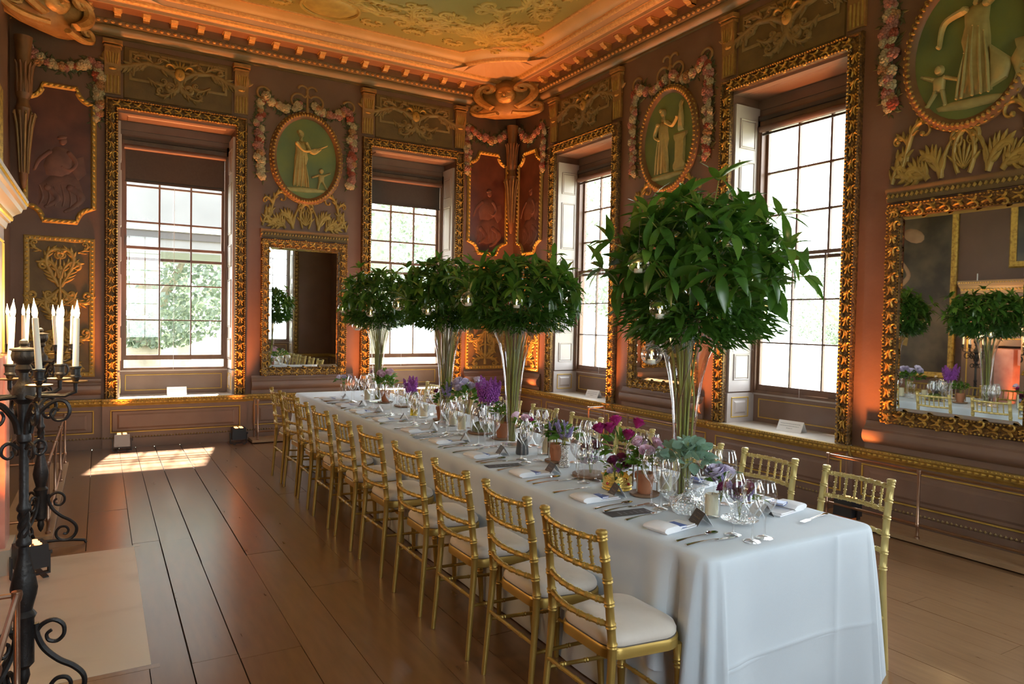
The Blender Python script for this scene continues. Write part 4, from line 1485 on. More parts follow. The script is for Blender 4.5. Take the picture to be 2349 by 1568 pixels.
def make_chair(m):
    t = thing('banquet_chair', '', 'chair')
    out = seat_outline()
    s = MB()
    for q, z in ((.96, .425), (1.0, .43), (1.0, .462), (.97, .470), (.90, .470)):
        s.v += [(x * q, y * q, z) for x, y in out]
    n = len(out)
    for r in range(4):
        for i in range(n):
            j = (i + 1) % n
            s.f.append((r * n + i, r * n + j, r * n + n + j, r * n + n + i))
    s.f.append(tuple(range(n))[::-1])
    s.f.append(tuple(range(4 * n, 5 * n)))
    s.build('seat_frame', m, t)
    c = MB()
    for q, z in ((.93, .468), (.965, .478), (.965, .490), (.93, .506), (.80, .520), (.55, .530), (.2, .534)):
        c.v += [(x * q, y * q, z) for x, y in out]
    for r in range(6):
        for i in range(n):
            j = (i + 1) % n
            c.f.append((r * n + i, r * n + j, r * n + n + j, r * n + n + i))
    c.f.append(tuple(range(6 * n, 7 * n)))
    cu = c.build('cushion', M_['cushion'], t, sharp=60)
    MB().tube([(x * .95, y * .95, .4695) for x, y in out], .004, 5, True).build('piping', M_['piping'], cu)
    for sy in (-1, 1):
        P = [(-.232, sy * .200, 0.0), (-.200, sy * .192, .40), (-.196, sy * .190, .50), (-.222, sy * .185, .75), (-.250, sy * .182, .915)]
        poly_ringed(P, .0165, .0205, [.50, .575, .655, .74, .82, .895], .0115).build('back_post', m, t)
        b = MB()
        b.lathe([(.0, -.006), (.021, -.006), (.022, .002), (.018, .008), (.0, .011)], 10, (-.250, sy * .182, .915))
        b.build('post_cap', m, t)
        mb = ringed((.145, sy * .165, .43), (.165, sy * .182, 0), .017, .021, [.16, .2, .55], (1.15, .72))
        mb.build('front_leg', m, t)
        ringed((-.208, sy * .194, .26), (.154, sy * .174, .24), .0085, .011, [.2, .5, .8], n=7).build('stretcher', m, t)
    ringed((-.212, -.194, .30), (-.212, .194, .30), .0085, .011, [.25, .5, .75], n=7).build('stretcher', m, t)
    ringed((.157, -.176, .20), (.157, .176, .20), .0085, .011, [.25, .5, .75], n=7).build('stretcher', m, t)
    mk = [.1, .23, .36, .5, .64, .77, .9]
    for z, x in ((.885, -.245), (.770, -.226), (.660, -.213), (.576, -.205)):
        ringed((x, -.182, z), (x, .182, z), .0105, .0135, mk, n=8, bow=(-.038, 0, 0)).build('back_rail', m, t)
    for k in range(6):
        q = (k + 1) / 7
        y = -.182 + .364 * q
        bw = -.038 * 4 * q * (1 - q)
        mb = MB()
        pts, rs = [], []
        for tt, r in ((0, .0055), (.12, .0055), (.14, .010), (.17, .0055), (.28, .0075), (.36, .0055), (.38, .011), (.42, .0055), (.5, .006), (.58, .0055), (.62, .011), (.64, .0055), (.72, .0075), (.83, .0055), (.86, .010), (.88, .0055), (1, .0055)):
            pts.append((-.226 + bw + (-.019) * tt, y, .770 + .115 * tt))
            rs.append(r)
        mb.tube(pts, rs, 7)
        mb.build('spindle', m, t)
    return t


LY = [-7.74, -7.23, -6.67, -6.10, -5.43, -4.86, -4.25, -3.64, -3.11, -2.57]
cl_ = make_chair(M_['chair'])
rnd = random.Random(11)
for i, y in enumerate(LY):
    M = T(-4.012 + rnd.uniform(-.008, .008), y, 0, rnd.uniform(-.04, .04))
    lab = 'gold bamboo-style chair with cream cushion, left of the table, ' + far(i)
    if i == 0:
        cl_.matrix_world = M
        tag(cl_, lab, 'chair', 'gold chairs along the left of the table')
    else:
        copy_tree(cl_, M, lab)
RYY = [-7.70, -7.15, -6.62, -6.00, -5.41, -4.80, -4.20, -3.62, -3.05, -2.45]
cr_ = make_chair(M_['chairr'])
for i, y in enumerate(RYY):
    M = T(-2.715 + rnd.uniform(-.01, .01), y, 0, PI + rnd.uniform(-.05, .05))
    lab = 'pale gold chair tucked under the right of the table, ' + far(i)
    if i == 0:
        cr_.matrix_world = M
        tag(cr_, lab, 'chair', 'gold chairs along the right of the table')
    else:
        copy_tree(cr_, M, lab)

# ------------------------------------------------------------------ table with its two cloths
TX0, TX1, TY0, TY1, TZ = -3.80, -2.79, -7.99, -1.52, .76


def drape(zl, ze, puff, step, seed):
    """cloth over the table: flat top, hanging sides with soft folds, corners falling in cones"""
    r = random.Random(seed)
    P = []
    cr = .045
    cs_ = ((TX1 - cr, TY1 - cr, 0), (TX0 + cr, TY1 - cr, 1), (TX0 + cr, TY0 + cr, 2), (TX1 - cr, TY0 + cr, 3))

    def line(a, b, n):
        return [(a[0] + (b[0] - a[0]) * k / n, a[1] + (b[1] - a[1]) * k / n) for k in range(1, n)]
    for ci, (cx, cyy, q) in enumerate(cs_):
        for k in range(13):
            a = PI / 2 * q + PI / 2 * k / 12
            P.append((cx + cr * cos(a), cyy + cr * sin(a), cos(a), sin(a), 1.0))
        nx = cs_[(ci + 1) % 4]
        a = PI / 2 * (q + 1)
        p0 = (cx + cr * cos(a), cyy + cr * sin(a))
        p1 = (nx[0] + cr * cos(a), nx[1] + cr * sin(a))
        L = math.hypot(p1[0] - p0[0], p1[1] - p0[1])
        for (x, y) in line(p0, p1, max(4, round(L / (step if L > 2 else .012)))):
            P.append((x, y, cos(a), sin(a), 0.0))
    n = len(P)
    ph = [r.uniform(0, 6.28) for _ in range(6)]
    mb = MB()
    rows = [0, .006, .016, .035, .09, .18, .30, .42, .53, .545, .555, .565, .58, .68, .80, .90, 1.0]
    for ri, t in enumerate(rows):
        for i, (x, y, nx_, ny_, cn) in enumerate(P):
            end = abs(ny_) > .7
            hem = ze if end else zl
            if cn:
                w = abs(ny_) ** 2
                hem = zl + (ze - zl) * w
                hem -= .05 * sin(2 * math.atan2(abs(ny_), abs(nx_)) + 0) * (1 if zl > .1 else .0)
            z = TZ + puff - (TZ + puff - hem) * t
            d = min(1.0, t / .03) ** .5 * .012 + puff
            cd_ = min(math.hypot(x - cx, y - cyy) for cx, cyy, _ in cs_)
            s = x + y * 1.0
            fold = (.006 * sin(s * 3.1 + ph[0]) + .005 * sin(s * 7.3 + ph[1]) + .003 * sin(s * 13 + ph[2])) * t
            near = math.exp(-(max(0, cd_ - cr) / .10) ** 2)
            cone = t ** .7 * (.040 * near + .025 * (near if cn else 0) * sin(math.atan2(ny_, nx_) * 8 + 1.2) - .095 * math.exp(-((cd_ - .125) / .026) ** 2) * (not end) + .030 * math.exp(-((cd_ - .21) / .05) ** 2) * (not end))
            crs = 0.0
            if end and not cn:
                crs = .008 * math.exp(-(abs(x + 3.06) / .016))
                crs += .005 * math.exp(-(abs(t - .555) / .014))
            if not end and not cn:
                crs = .003 * math.exp(-(((y + 5.45)) / .015) ** 2) + .003 * math.exp(-(((y + 3.2)) / .015) ** 2)
            e = d + fold + cone + crs + .012 * t
            if t == 0:
                e, z = -.022, TZ + puff
            mb.v.append((x + nx_ * e, y + ny_ * e, z))
    for ri in range(len(rows) - 1):
        for i in range(n):
            j = (i + 1) % n
            mb.f.append((ri * n + i, (ri + 1) * n + i, (ri + 1) * n + j, ri * n + j))
    mb.f.append(tuple(range(n)))
    return mb


tb = thing('banquet_table', 'long trestle table hidden under pale blue-grey cloths', 'table')
MB().box(TX0 + .01, TX1 - .01, TY0 + .01, TY1 - .01, TZ - .03, TZ - .004).build('table_top', M_['board'], tb, False)
for k in range(4):
    for x in (TX0 + .12, TX1 - .12):
        MB().tube([(x, TY0 + .25 + k * 1.98, 0), (x, TY0 + .25 + k * 1.98, TZ - .03)], .016, 8).build('leg', M_['black'], tb)
uc = drape(.006, .006, .001, .05, 2).build('undercloth', M_['cloth'], None, sharp=0)
tag(uc, 'long under-cloth reaching the floor, showing below the overcloth hem', 'tablecloth')
oc_ = drape(.255, .03, .006, .035, 5).build('tablecloth', M_['cloth'], None, sharp=0)
tag(oc_, 'pale blue-grey linen overcloth covering the whole long table', 'tablecloth')
TOP = TZ + .008


# ------------------------------------------------------------------ leaves and flowers
def leaf_mesh(name, m, w=.26, droop=.20, fold=.10, n=6):
    mb = MB()
    for i in range(n + 1):
        s = i / n
        hw = .5 * w * (sin(PI * min(1, s ** .85 * .98 + .02)) ** .85) if 0 < s < 1 else .006
        z = -droop * s * s + .05 * sin(s * PI)
        for q in (-1, 0, 1):
            mb.v.append((q * hw, s, z + (abs(q) * fold * hw * 2)))
    for i in range(n):
        for q in range(2):
            mb.f.append((i * 3 + q, i * 3 + q + 1, i * 3 + q + 4, i * 3 + q + 3))
    return mb.mesh(name, m, sharp=0)


LEAF = {'A': leaf_mesh('leaf_dark', M_['leafA'], .30, .18), 'A2': leaf_mesh('leaf_dark_flat', M_['leafA'], .33, .06), 'B': leaf_mesh('leaf_mid', M_['leafB'], .31, .22), 'C': leaf_mesh('leaf_young', M_['leafC'], .20, -.15)}


def rose_mesh(name, m, open_=1.0):
    mb = MB()
    zs = 1.35
    for ring, (n, r, h, tilt) in enumerate(((3, .008, .030, .05), (4, .014, .031, .15), (5, .020, .028, .35), (5, .025, .022, .75 * open_))):
        for k in range(n):
            a = 2 * PI * k / n + ring * .7
            wv = 2 * PI / n * .72
            b0 = len(mb.v)
            for i in range(4):
                s = i / 3
                rr = r * (.55 + .6 * s ** .7) + tilt * h * s * s * .8
                z = h * (s - tilt * .35 * s * s)
                ww = wv * (.55 + .55 * sin(PI * (s * .8 + .1)))
                for j in (-1, -.35, .35, 1):
                    aa = a + j * ww
                    mb.v.append((rr * cos(aa), rr * sin(aa), (z - (abs(j) > .9) * .003 * s) * zs))
            for i in range(3):
                for j in range(3):
                    mb.f.append((b0 + i * 4 + j, b0 + i * 4 + j + 1, b0 + i * 4 + j + 5, b0 + i * 4 + j + 4))
    mb.lathe([(.004, -.012), (.010, -.006), (.014, .004), (.008, .012)], 8)
    return mb.mesh(name, m, sharp=0)


ROSE = {k: rose_mesh('rose_' + k, M_[k], o) for k, o in (('magenta', .35), ('lilac', .5), ('palepink', .6), ('plum', .7))}


def plume_mesh(name, m, L, r0, seed, n=150):
    rr = random.Random(seed)
    mb = MB()
    mb.tube([(0, 0, 0), (0, 0, L)], [.0025, .001], 5)
    for k in range(n):
        s = (k / n) ** .9
        z = L * (.12 + .88 * s)
        R = r0 * (1 - s) ** .75 + .003
        a = k * 2.4
        d = R * rr.uniform(.35, 1.0)
        x, y, zz = d * cos(a), d * sin(a), z + d * .7
        q = .0075 * (1 - s * .55)
        b0 = len(mb.v)
        mb.v += [(x + q, y, zz), (x - q * .5, y + q * .86, zz), (x - q * .5, y - q * .86, zz), (x, y, zz + q * 1.7), (x, y, zz - q)]
        mb.f += [(b0, b0 + 1, b0 + 3), (b0 + 1, b0 + 2, b0 + 3), (b0 + 2, b0, b0 + 3), (b0 + 1, b0, b0 + 4), (b0 + 2, b0 + 1, b0 + 4), (b0, b0 + 2, b0 + 4)]
    return mb.mesh(name, m, sharp=0)


PLUME = [plume_mesh('plume_a', M_['purple'], .22, .042, 1), plume_mesh('plume_b', M_['purple'], .17, .036, 2), plume_mesh('lavender_spike', M_['lavender'], .10, .010, 3, 46)]
SMALL = leaf_mesh('small_leaf', M_['leafB'], .55, .25)
SMALLD = leaf_mesh('small_dark_leaf', M_['leafA'], .55, .2)
ROUND = leaf_mesh('round_leaf', M_['euca'], .95, .1, .04)


# ------------------------------------------------------------------ tall trumpet vases with foliage heads
def make_vase():
    t = thing('trumpet_vase', '', 'vase')
    prof = [(.002, .004), (.07, .0), (.085, .004), (.085, .012), (.05, .022), (.034, .04), (.036, .08), (.044, .2), (.056, .36), (.068, .5), (.086, .62), (.11, .72), (.140, .79), (.168, .84)]
    MB().lathe(prof, 28, caps=False).build('vase_wall', M_['glass'], t)
    MB().tube([(.168 * cos(k * PI / 16), .168 * sin(k * PI / 16), .84) for k in range(32)], .0028, 5, True).build('rim', M_['glass'], t)
    return t


VY = [(-3.25, -7.28), (-3.25, -5.58), (-3.25, -4.45), (-3.25, -2.75)]
VN = ['nearest the camera', 'second from the camera', 'second from the far end', 'at the far end of the table']
va = make_vase()
for i, (x, y) in enumerate(VY):
    lab = 'tall clear glass trumpet vase full of stems, ' + VN[i]
    if i == 0:
        va.matrix_world = T(x, y, TOP)
        tag(va, lab, 'vase', 'trumpet vases along the table')
    else:
        copy_tree(va, T(x, y, TOP), lab)


def bouquet(i, x, y, tips, rx, ry, rz_up, cz, big, label, shift=(0, 0), nn=2200):
    rr = random.Random(40 + i)
    t = thing('foliage_bouquet', label, 'bouquet', T(x, y, TOP), 'foliage heads on the trumpet vases')
    # stems in the glass
    for k in range(24):
        a0, a1 = rr.uniform(0, 6.28), rr.uniform(0, 6.28)
        q = rr.uniform(.2, .95)
        a1 = a0 + rr.uniform(.2, 1.4)
        pts = [(.026 * q * cos(a0), .026 * q * sin(a0), .03), (.040 * q * cos(a0 + .3), .040 * q * sin(a0 + .3), .25), (.060 * q * cos(a0 + .5), .060 * q * sin(a0 + .5), .5), (.095 * q * cos(a1), .095 * q * sin(a1), .72), (.17 * cos(a1) * q, .17 * q * sin(a1), .93)]
        MB().tube(pts, [.0045, .005, .0045, .004, .003], 5).build('stem', M_['stemdark' if k % 4 == 0 else 'stem'], t)
    count = 0
    stuff = MB()
    for k in range(tips):
        # tips spread over a dome
        s = (k + .5) / tips
        zc = 1 - 1.35 * s
        zc = max(-.45, zc)
        a = k * 2.39996 + rr.uniform(-.25, .25)
        rad = math.sqrt(max(0, 1 - zc * zc)) if zc > -.3 else .9
        d = Vector((rad * cos(a), rad * sin(a), zc)) * rr.uniform(.78, 1.0)
        p = Vector((shift[0] + d.x * rx, shift[1] + d.y * ry, cz + d.z * (rz_up if d.z > 0 else rz_up * .6)))
        ax = Vector((d.x / rx, d.y / ry, d.z / rz_up * .8 + .25)).normalized()
        o_ = ax.orthogonal().normalized()
        w = ax.cross(o_)
        n = rr.randint(6, 8)
        for j in range(n):
            b = 2 * PI * j / n + rr.uniform(-.3, .3)
            op = rr.uniform(.95, 1.65)
            dr = ax * cos(op) + (o_ * cos(b) + w * sin(b)) * sin(op)
            dr.z += rr.uniform(-.15, .12)
            ln = rr.uniform(.75, 1.2) * big
            kind = rr.choice(('A', 'A', 'A2', 'B', 'B', 'A'))
            if count < 300:
                o = obj('leaf', LEAF[kind], t, aim(p, dr, rr.uniform(-.5, .5), ln))
                count += 1
            else:
                me = LEAF[kind]
                stuff.add([v.co[:] for v in me.vertices], [tuple(q.vertices) for q in me.polygons], aim(p, dr, rr.uniform(-.5, .5), ln))
        if zc > .1 and k % 3 == 0:
            for j in range(5):
                b = 2 * PI * j / 5
                dr = ax + (o_ * cos(b) + w * sin(b)) * .45
                obj('young_leaf', LEAF['C'], t, aim(p + ax * .02, dr, 0, big * rr.uniform(.28, .45)))
        MB().tube([tuple(p * .0 + Vector((shift[0] * .3, shift[1] * .3, .85))), tuple(p * .55 + Vector((0, 0, .42))), tuple(p)], [.004, .003, .002], 4).build('twig', M_['stem'], t) if k % 2 == 0 else None
    # loose sprigs standing clear of the head
    for k in range(11):
        a = k * 2.39996 + i * 1.7
        zc = (-.15, .05, .2, .35, .5, .62, .75, .88, .1, .3, -.05)[k]
        q = math.sqrt(1 - zc * zc)
        d = Vector((q * cos(a), q * sin(a), zc))
        p0 = Vector((shift[0] + d.x * rx * .8, shift[1] + d.y * ry * .8, cz + d.z * rz_up * .8))
        p = Vector((shift[0] + d.x * rx * 1.16, shift[1] + d.y * ry * 1.16, cz + d.z * rz_up * 1.12 + .02))
        MB().tube([p0[:], p0.lerp(p, .6)[:], (p + d * .02)[:]], [.003, .0025, .0015], 5).build('twig', M_['stem'], t)
        ax = (d + Vector((0, 0, .35))).normalized()
        o_ = ax.orthogonal().normalized()
        w = ax.cross(o_)
        for j in range(6):
            b = 2 * PI * j / 6 + rr.uniform(-.4, .4)
            op = rr.uniform(.7, 1.35)
            obj('sprig_leaf', LEAF[('B', 'A', 'B')[j % 3]], t, aim(p, ax * cos(op) + (o_ * cos(b) + w * sin(b)) * sin(op), rr.uniform(-.4, .4), big * rr.uniform(.75, 1.1)))
    # inner leaves filling the head: nobody could count them
    for k in range(430):
        a, zc = rr.uniform(0, 6.28), rr.uniform(-.72, .9)
        q = rr.uniform(.12, .86) * math.sqrt(1 - zc * zc * .8)
        p = Vector((shift[0] + q * rx * cos(a), shift[1] + q * ry * sin(a), cz + zc * rz_up * .85))
        dr = Vector((cos(a + rr.uniform(-1, 1)), sin(a + rr.uniform(-1, 1)), rr.uniform(-.6, .7)))
        me = LEAF['A']
        stuff.add([v.co[:] for v in me.vertices], [tuple(f.vertices) for f in me.polygons], aim(p, dr, rr.uniform(-1, 1), big * rr.uniform(.8, 1.2)))
    o = stuff.build('inner_leaves', M_['leafA'], t, sharp=0)
    tag(o, kind='stuff')
    nd = MB()
    for k in range(nn):
        a = rr.uniform(0, 6.28)
        q = rr.uniform(.25, .95)
        p = Vector((shift[0] * .8 + q * rx * .95 * cos(a), shift[1] * .8 + q * ry * .95 * sin(a), cz - rz_up * rr.uniform(.35, .85) * (1.08 - q * .35)))
        dr = Vector((cos(a) * .6 + rr.uniform(-.6, .6), sin(a) * .6 + rr.uniform(-.6, .6), rr.uniform(-1.0, .15))).normalized()
        L = rr.uniform(.045, .09)
        s_ = dr.orthogonal().normalized() * .006
        m = p + dr * L * .5
        b0 = len(nd.v)
        nd.v += [p[:], (m + s_)[:], (p + dr * L)[:], (m - s_)[:]]
        nd.f.append((b0, b0 + 1, b0 + 2, b0 + 3))
    tag(nd.build('fine_greenery', M_['needle'], t, sharp=0), kind='stuff')
    return t


bouquet(0, *VY[0], 72, .42, .42, .42, 1.12, .158, 'large dark green leafy head on the vase nearest the camera', (.05, -.03), 2600)
bouquet(1, *VY[1], 74, .43, .40, .29, 1.05, .128, 'wide dark green leafy head on the second vase from the camera', (.05, .0))
bouquet(2, *VY[2], 70, .34, .38, .32, 1.07, .125, 'bushy dark green leafy head on the second vase from the far end', (-.03, .0))
bouquet(3, *VY[3], 70, .38, .38, .33, 1.06, .118, 'round dark green leafy head on the vase at the far end', (.0, .0))


# hanging tealight globes
def make_globe():
    t = thing('hanging_globe', '', 'tealight globe')
    prof = [(.002, -.048), (.02, -.046), (.038, -.034), (.05, -.012), (.052, .008), (.044, .03), (.028, .046), (.010, .053), (.006, .058), (.009, .064), (.006, .070), (.002, .072)]
    MB().lathe(prof, 18, caps=False).build('glass_globe', M_['glass'], t)
    c = MB().lathe([(.0, -.042), (.020, -.042), (.020, -.022), (.0, -.022)], 12).build('tealight', M_['candle'], t)
    MB().lathe([(.0, -.022), (.0045, -.016), (.005, -.010), (.001, .006)], 6).build('flame', M_['flame'], c)
    MB().tube([(0, 0, .07), (.004, .002, .13), (0, 0, .20)], .0008, 4).build('hanging_wire', M_['wire'], t)
    return t


GL = [((-3.47, -7.27, 1.50), 'low at the left below the nearest foliage head'), ((-3.56, -7.42, 1.72), 'at the left inside the nearest foliage head'), ((-3.19, -7.57, 1.87), 'at the upper right of the nearest foliage head'), ((-2.93, -7.49, 1.73), 'at the right edge of the nearest foliage head'), ((-3.61, -7.32, 1.93), 'at the upper left of the nearest foliage head'),
      ((-3.42, -5.89, 1.78), 'in the middle of the second foliage head'), ((-3.67, -5.68, 1.79), 'at the left of the second foliage head'), ((-2.98, -5.74, 1.62), 'at the right edge of the second foliage head'),
      ((-3.52, -4.67, 1.73), 'in the middle of the third foliage head'), ((-3.64, -4.33, 1.77), 'between the third and the far-end foliage heads'),
      ((-3.59, -2.61, 1.75), 'at the left edge of the far-end foliage head'), ((-3.47, -2.72, 1.57), 'low at the left below the far-end foliage head'), ((-3.44, -3.05, 1.71), 'low in the front of the far-end foliage head')]
gp = make_globe()
for k, (p, where) in enumerate(GL):
    lab = 'small clear glass tealight globe ' + where
    if k == 0:
        gp.matrix_world = Matrix.Translation(p)
        tag(gp, lab, 'tealight globe', 'glass globes hanging in the foliage')
    else:
        copy_tree(gp, Matrix.Translation(p), lab)


# ------------------------------------------------------------------ iron candelabra
def smooth_pts(P, n=4):
    """Catmull-Rom through the points"""
    out = []
    for i in range(len(P) - 1):
        p0, p1, p2, p3 = P[max(i - 1, 0)], P[i], P[i + 1], P[min(i + 2, len(P) - 1)]
        for k in range(n):
            t = k / n
            out.append(tuple(.5 * (2 * b + (c - a) * t + (2 * a - 5 * b + 4 * c - d) * t * t + (3 * b - a - 3 * c + d) * t ** 3) for a, b, c, d in zip(p0, p1, p2, p3)))
    return out + [tuple(P[-1])]


def spiral_bar(mb, plane, pts, w, n=4):
    """flat iron bar through (r, z) points in a vertical plane at angle plane"""
    c, s = cos(plane), sin(plane)
    mb.tube([(r * c, r * s, z) for r, z in pts], w, 6)


ARM_A = [math.radians(a) for a in (-70, -10, 50, 110, 170, 230)]
AR = .18


def make_candelabrum():
    t = thing('iron_candelabrum', '', 'candelabrum')
    st = [(.0, .12), (.014, .14), (.022, .17), (.018, .20), (.036, .22), (.036, .40), (.045, .42), (.030, .44), (.034, .46), (.044, .50), (.048, .53), (.040, .58), (.022, .66), (.019, .70), (.028, .71), (.028, .725), (.018, .74),
          (.018, .84), (.026, .85), (.026, .86), (.017, .88), (.017, 1.12), (.026, 1.13), (.026, 1.15), (.018, 1.17), (.022, 1.28), (.040, 1.30), (.040, 1.345), (.028, 1.36), (.018, 1.38), (.016, 1.405), (.030, 1.42), (.026, 1.43), (.022, 1.438), (.040, 1.455), (.044, 1.475), (.040, 1.492), (.050, 1.496), (.048, 1.502), (.018, 1.507), (.010, 1.512), (.016, 1.522), (.014, 1.534), (.0, 1.542)]
    MB().lathe(st, 14).build('stem', M_['iron'], t)
    tw = MB()
    for k in range(4):
        a = k * PI / 2
        tw.tube([(.017 * cos(a + z * 40), .017 * sin(a + z * 40), .74 + z) for z in [i * .01 for i in range(11)]], .006, 5)
    tw.build('twisted_collar', M_['iron'], t)
    for k in range(3):
        a = math.radians(-5 + 120 * k)
        lg = MB()
        pts = [(.03, .42)] + [(.04 + x, .20 + y) for x, y in [(0.0, .14), (.02, .05), (.08, .0), (.14, -.04)]]
        q = cloth(.05, .36, math.radians(-75), .62, 1.5, -3, 1, 5)
        big = [(.04, .38), (.045, .33), (.07, .27), (.12, .215), (.17, .18), (.205, .14), (.212, .10), (.195, .062), (.16, .042), (.12, .045), (.092, .075), (.092, .112), (.115, .138), (.148, .135), (.163, .108), (.15, .085), (.132, .09)]
        c, s_ = cos(a), sin(a)
        big = smooth_pts(big)
        lg.tube([(r * c, r * s_, z) for r, z in big], taper(len(big), .013, .008), 6)
        leg = lg.build('scroll_leg', M_['iron'], t)
        f = MB()
        f.tube([(0, 0, .05), (.10 * c, .10 * s_, .045), (.19 * c, .19 * s_, .034), (.26 * c, .26 * s_, .022), (.27 * c, .27 * s_, .002)], [.010, .010, .010, .011, .011], 6)
        f.build('foot_bar', M_['iron'], leg)
        sm = MB()
        u_ = [(.035, .33), (.06, .37), (.10, .385), (.135, .36), (.138, .32), (.115, .295), (.085, .302), (.078, .328), (.095, .343)]
        u_ = smooth_pts(u_)
        sm.tube([(r * c, r * s_, z) for r, z in u_], taper(len(u_), .010, .007), 6)
        sm.build('small_scroll', M_['iron'], leg)
    bs = MB()
    for k in range(6):
        a = ARM_A[k]
        c, s_ = cos(a), sin(a)
        m = MB()
        m.tube([(.03 * c, .03 * s_, 1.31), (AR * .8 * c, AR * .8 * s_, 1.31), (AR * c, AR * s_, 1.325), (AR * c, AR * s_, 1.37)], .0085, 6)
        arm = m.build('arm', M_['iron'], t)
        m = MB()
        u_ = [(.025, 1.16), (.035, 1.21), (.07, 1.26), (.11, 1.29), (.145, 1.285), (.16, 1.25), (.145, 1.215), (.11, 1.21), (.092, 1.235), (.105, 1.258), (.122, 1.25)]
        u_ = smooth_pts(u_)
        m.tube([(r * c, r * s_, z) for r, z in u_], taper(len(u_), .009, .0055), 6)
        m.build('arm_scroll', M_['iron'], arm)
        MB().lathe([(.012, 1.360), (.044, 1.366), (.046, 1.370), (.012, 1.368)], 14, (AR * c, AR * s_, 0)).build('drip_pan', M_['brasspan'], arm)
        MB().lathe([(.006, 1.365), (.012, 1.372), (.014, 1.382), (.021, 1.386), (.021, 1.39), (.017, 1.395), (.018, 1.42), (.022, 1.424), (.022, 1.43), (.0, 1.43)], 12, (AR * c, AR * s_, 0)).build('candle_cup', M_['iron'], arm)
    for k in range(4):
        a = k * PI / 2 + .5
        c, s_ = cos(a), sin(a)
        m = MB()
        u_ = [(.02, 1.10), (.05, 1.125), (.075, 1.115), (.08, 1.085), (.06, 1.065), (.04, 1.075), (.045, 1.095)]
        u_ = smooth_pts(u_)
        m.tube([(r * c, r * s_, z) for r, z in u_], taper(len(u_), .008, .005), 6)
        m.build('collar_scroll', M_['iron'], t)
    return t


def make_candle():
    t = thing('candle', '', 'candle')
    MB().lathe([(.0, 0), (.0115, 0), (.0105, .20), (.009, .203), (.0, .203)], 12).build('candle_body', M_['candle'], t)
    b = MB().lathe([(.005, .200), (.0090, .213), (.0100, .224), (.0078, .240), (.0038, .256), (.0013, .270), (.0002, .278)], 10).build('flame_bulb', M_['bulb'], t)
    return t


kp2 = make_candelabrum()
CAND = [((-6.05, -6.45), 'near'), ((-6.14, -4.05), 'far')]
cdl = make_candle()
ft = True
TILT = [(-.06, .03), (.02, -.02), (.03, .02), (.05, 0), (-.03, .02), (0, .03)]
for n_, ((x, y), nm) in enumerate(CAND):
    lab = ('tall black wrought-iron candelabrum with scroll feet at the left edge, closest to the camera', 'black wrought-iron candelabrum with scroll feet beyond the marble hearth')[n_]
    if n_ == 0:
        kp2.matrix_world = T(x, y, 0)
        tag(kp2, lab, 'candelabrum', 'iron candelabra by the hearth')
    else:
        copy_tree(kp2, T(x, y, 0, .2), lab)
    for k in range(6):
        a = ARM_A[k] + (.2 if n_ else 0)
        M = T(x + AR * cos(a), y + AR * sin(a), 1.425) @ Matrix.Rotation(TILT[k][0], 4, 'Y') @ Matrix.Rotation(TILT[k][1], 4, 'X')
        pos = ('front', 'right', 'back right', 'back', 'left', 'front left')[k]
        lab = 'lit white candle in the %s cup of the %s candelabrum' % (pos, nm)
        if ft:
            cdl.matrix_world = M
            tag(cdl, lab, 'candle', 'lit candles on the candelabra')
            ft = False
        else:
            copy_tree(cdl, M, lab)
    ld = bpy.data.lights.new('candle_glow', 'POINT')
    ld.energy = 9.0
    ld.color = (1.0, 0.66, 0.32)
    ld.shadow_soft_size = .12
    o = obj('candle_glow', ld, None, T(x, y, 1.66))


# ------------------------------------------------------------------ chimneypiece and picture on the left wall
fp = thing('chimneypiece', 'painted chimneypiece with pink marble surround at the left edge', 'fireplace', wl('left', -5.23))
MB().box(-1.52, -1.02, 0, 2.30, 0, .30).build('pier', M_['wall2'], fp, False)
MB().box(1.02, 1.52, 0, 2.30, 0, .30).build('pier', M_['wall2'], fp, False)
MB().box(-1.02, 1.02, 1.42, 2.30, 0, .30).build('frieze_panel', M_['wall2'], fp, False)
strip_rect(fp, -1.45, -1.10, .25, 2.15, .30, .018, .012)
strip_rect(fp, 1.10, 1.45, .25, 2.15, .30, .018, .012)
strip_rect(fp, -.95, .95, 1.52, 2.18, .30, .018, .012)
for (a, b, c, d) in ((-1.02, -.70, 0, 1.40), (.70, 1.02, 0, 1.40), (-.70, .70, 1.10, 1.40)):
    MB().bev(a, b, c, d, 0, .38, .03).build('marble_slip', M_['pink'], fp, False)
MB().box(-1.04, -.68, 0, .16, .0, .41).build('plinth', M_['marble'], fp, False)
MB().box(.68, 1.04, 0, .16, .0, .41).build('plinth', M_['marble'], fp, False)
MB().box(-.70, .70, 0, 1.10, -.3, .02).build('fire_opening', M_['soot'], fp, False)
c = extr([(0, 2.24), (.31, 2.24), (.32, 2.28), (.335, 2.285), (.35, 2.33), (.37, 2.345), (.40, 2.36), (.41, 2.385), (.43, 2.39), (.44, 2.43), (.445, 2.445), (0, 2.45)], -1.56, 1.56).build('mantel_shelf', M_['mantel'], fp)
m = MB()
n = 64
for k in range(n):
    x = -1.55 + 3.10 * (k + .5) / n
    m.dome([(x - .02, 2.30), (x, 2.292), (x + .02, 2.31), (x + .004, 2.33)], .014, .34)
beads(m, (-1.55, 2.415), (1.55, 2.415), .012, .012, .436, .036)
m.build('mantel_carving', M_['giltline'], c)
for s in (-1, 1):
    MB().tube([(s * 1.3, 2.45, .35), (s * 1.3, 2.56, .35)], .008, 6).build('small_rod', M_['paper'], fp)

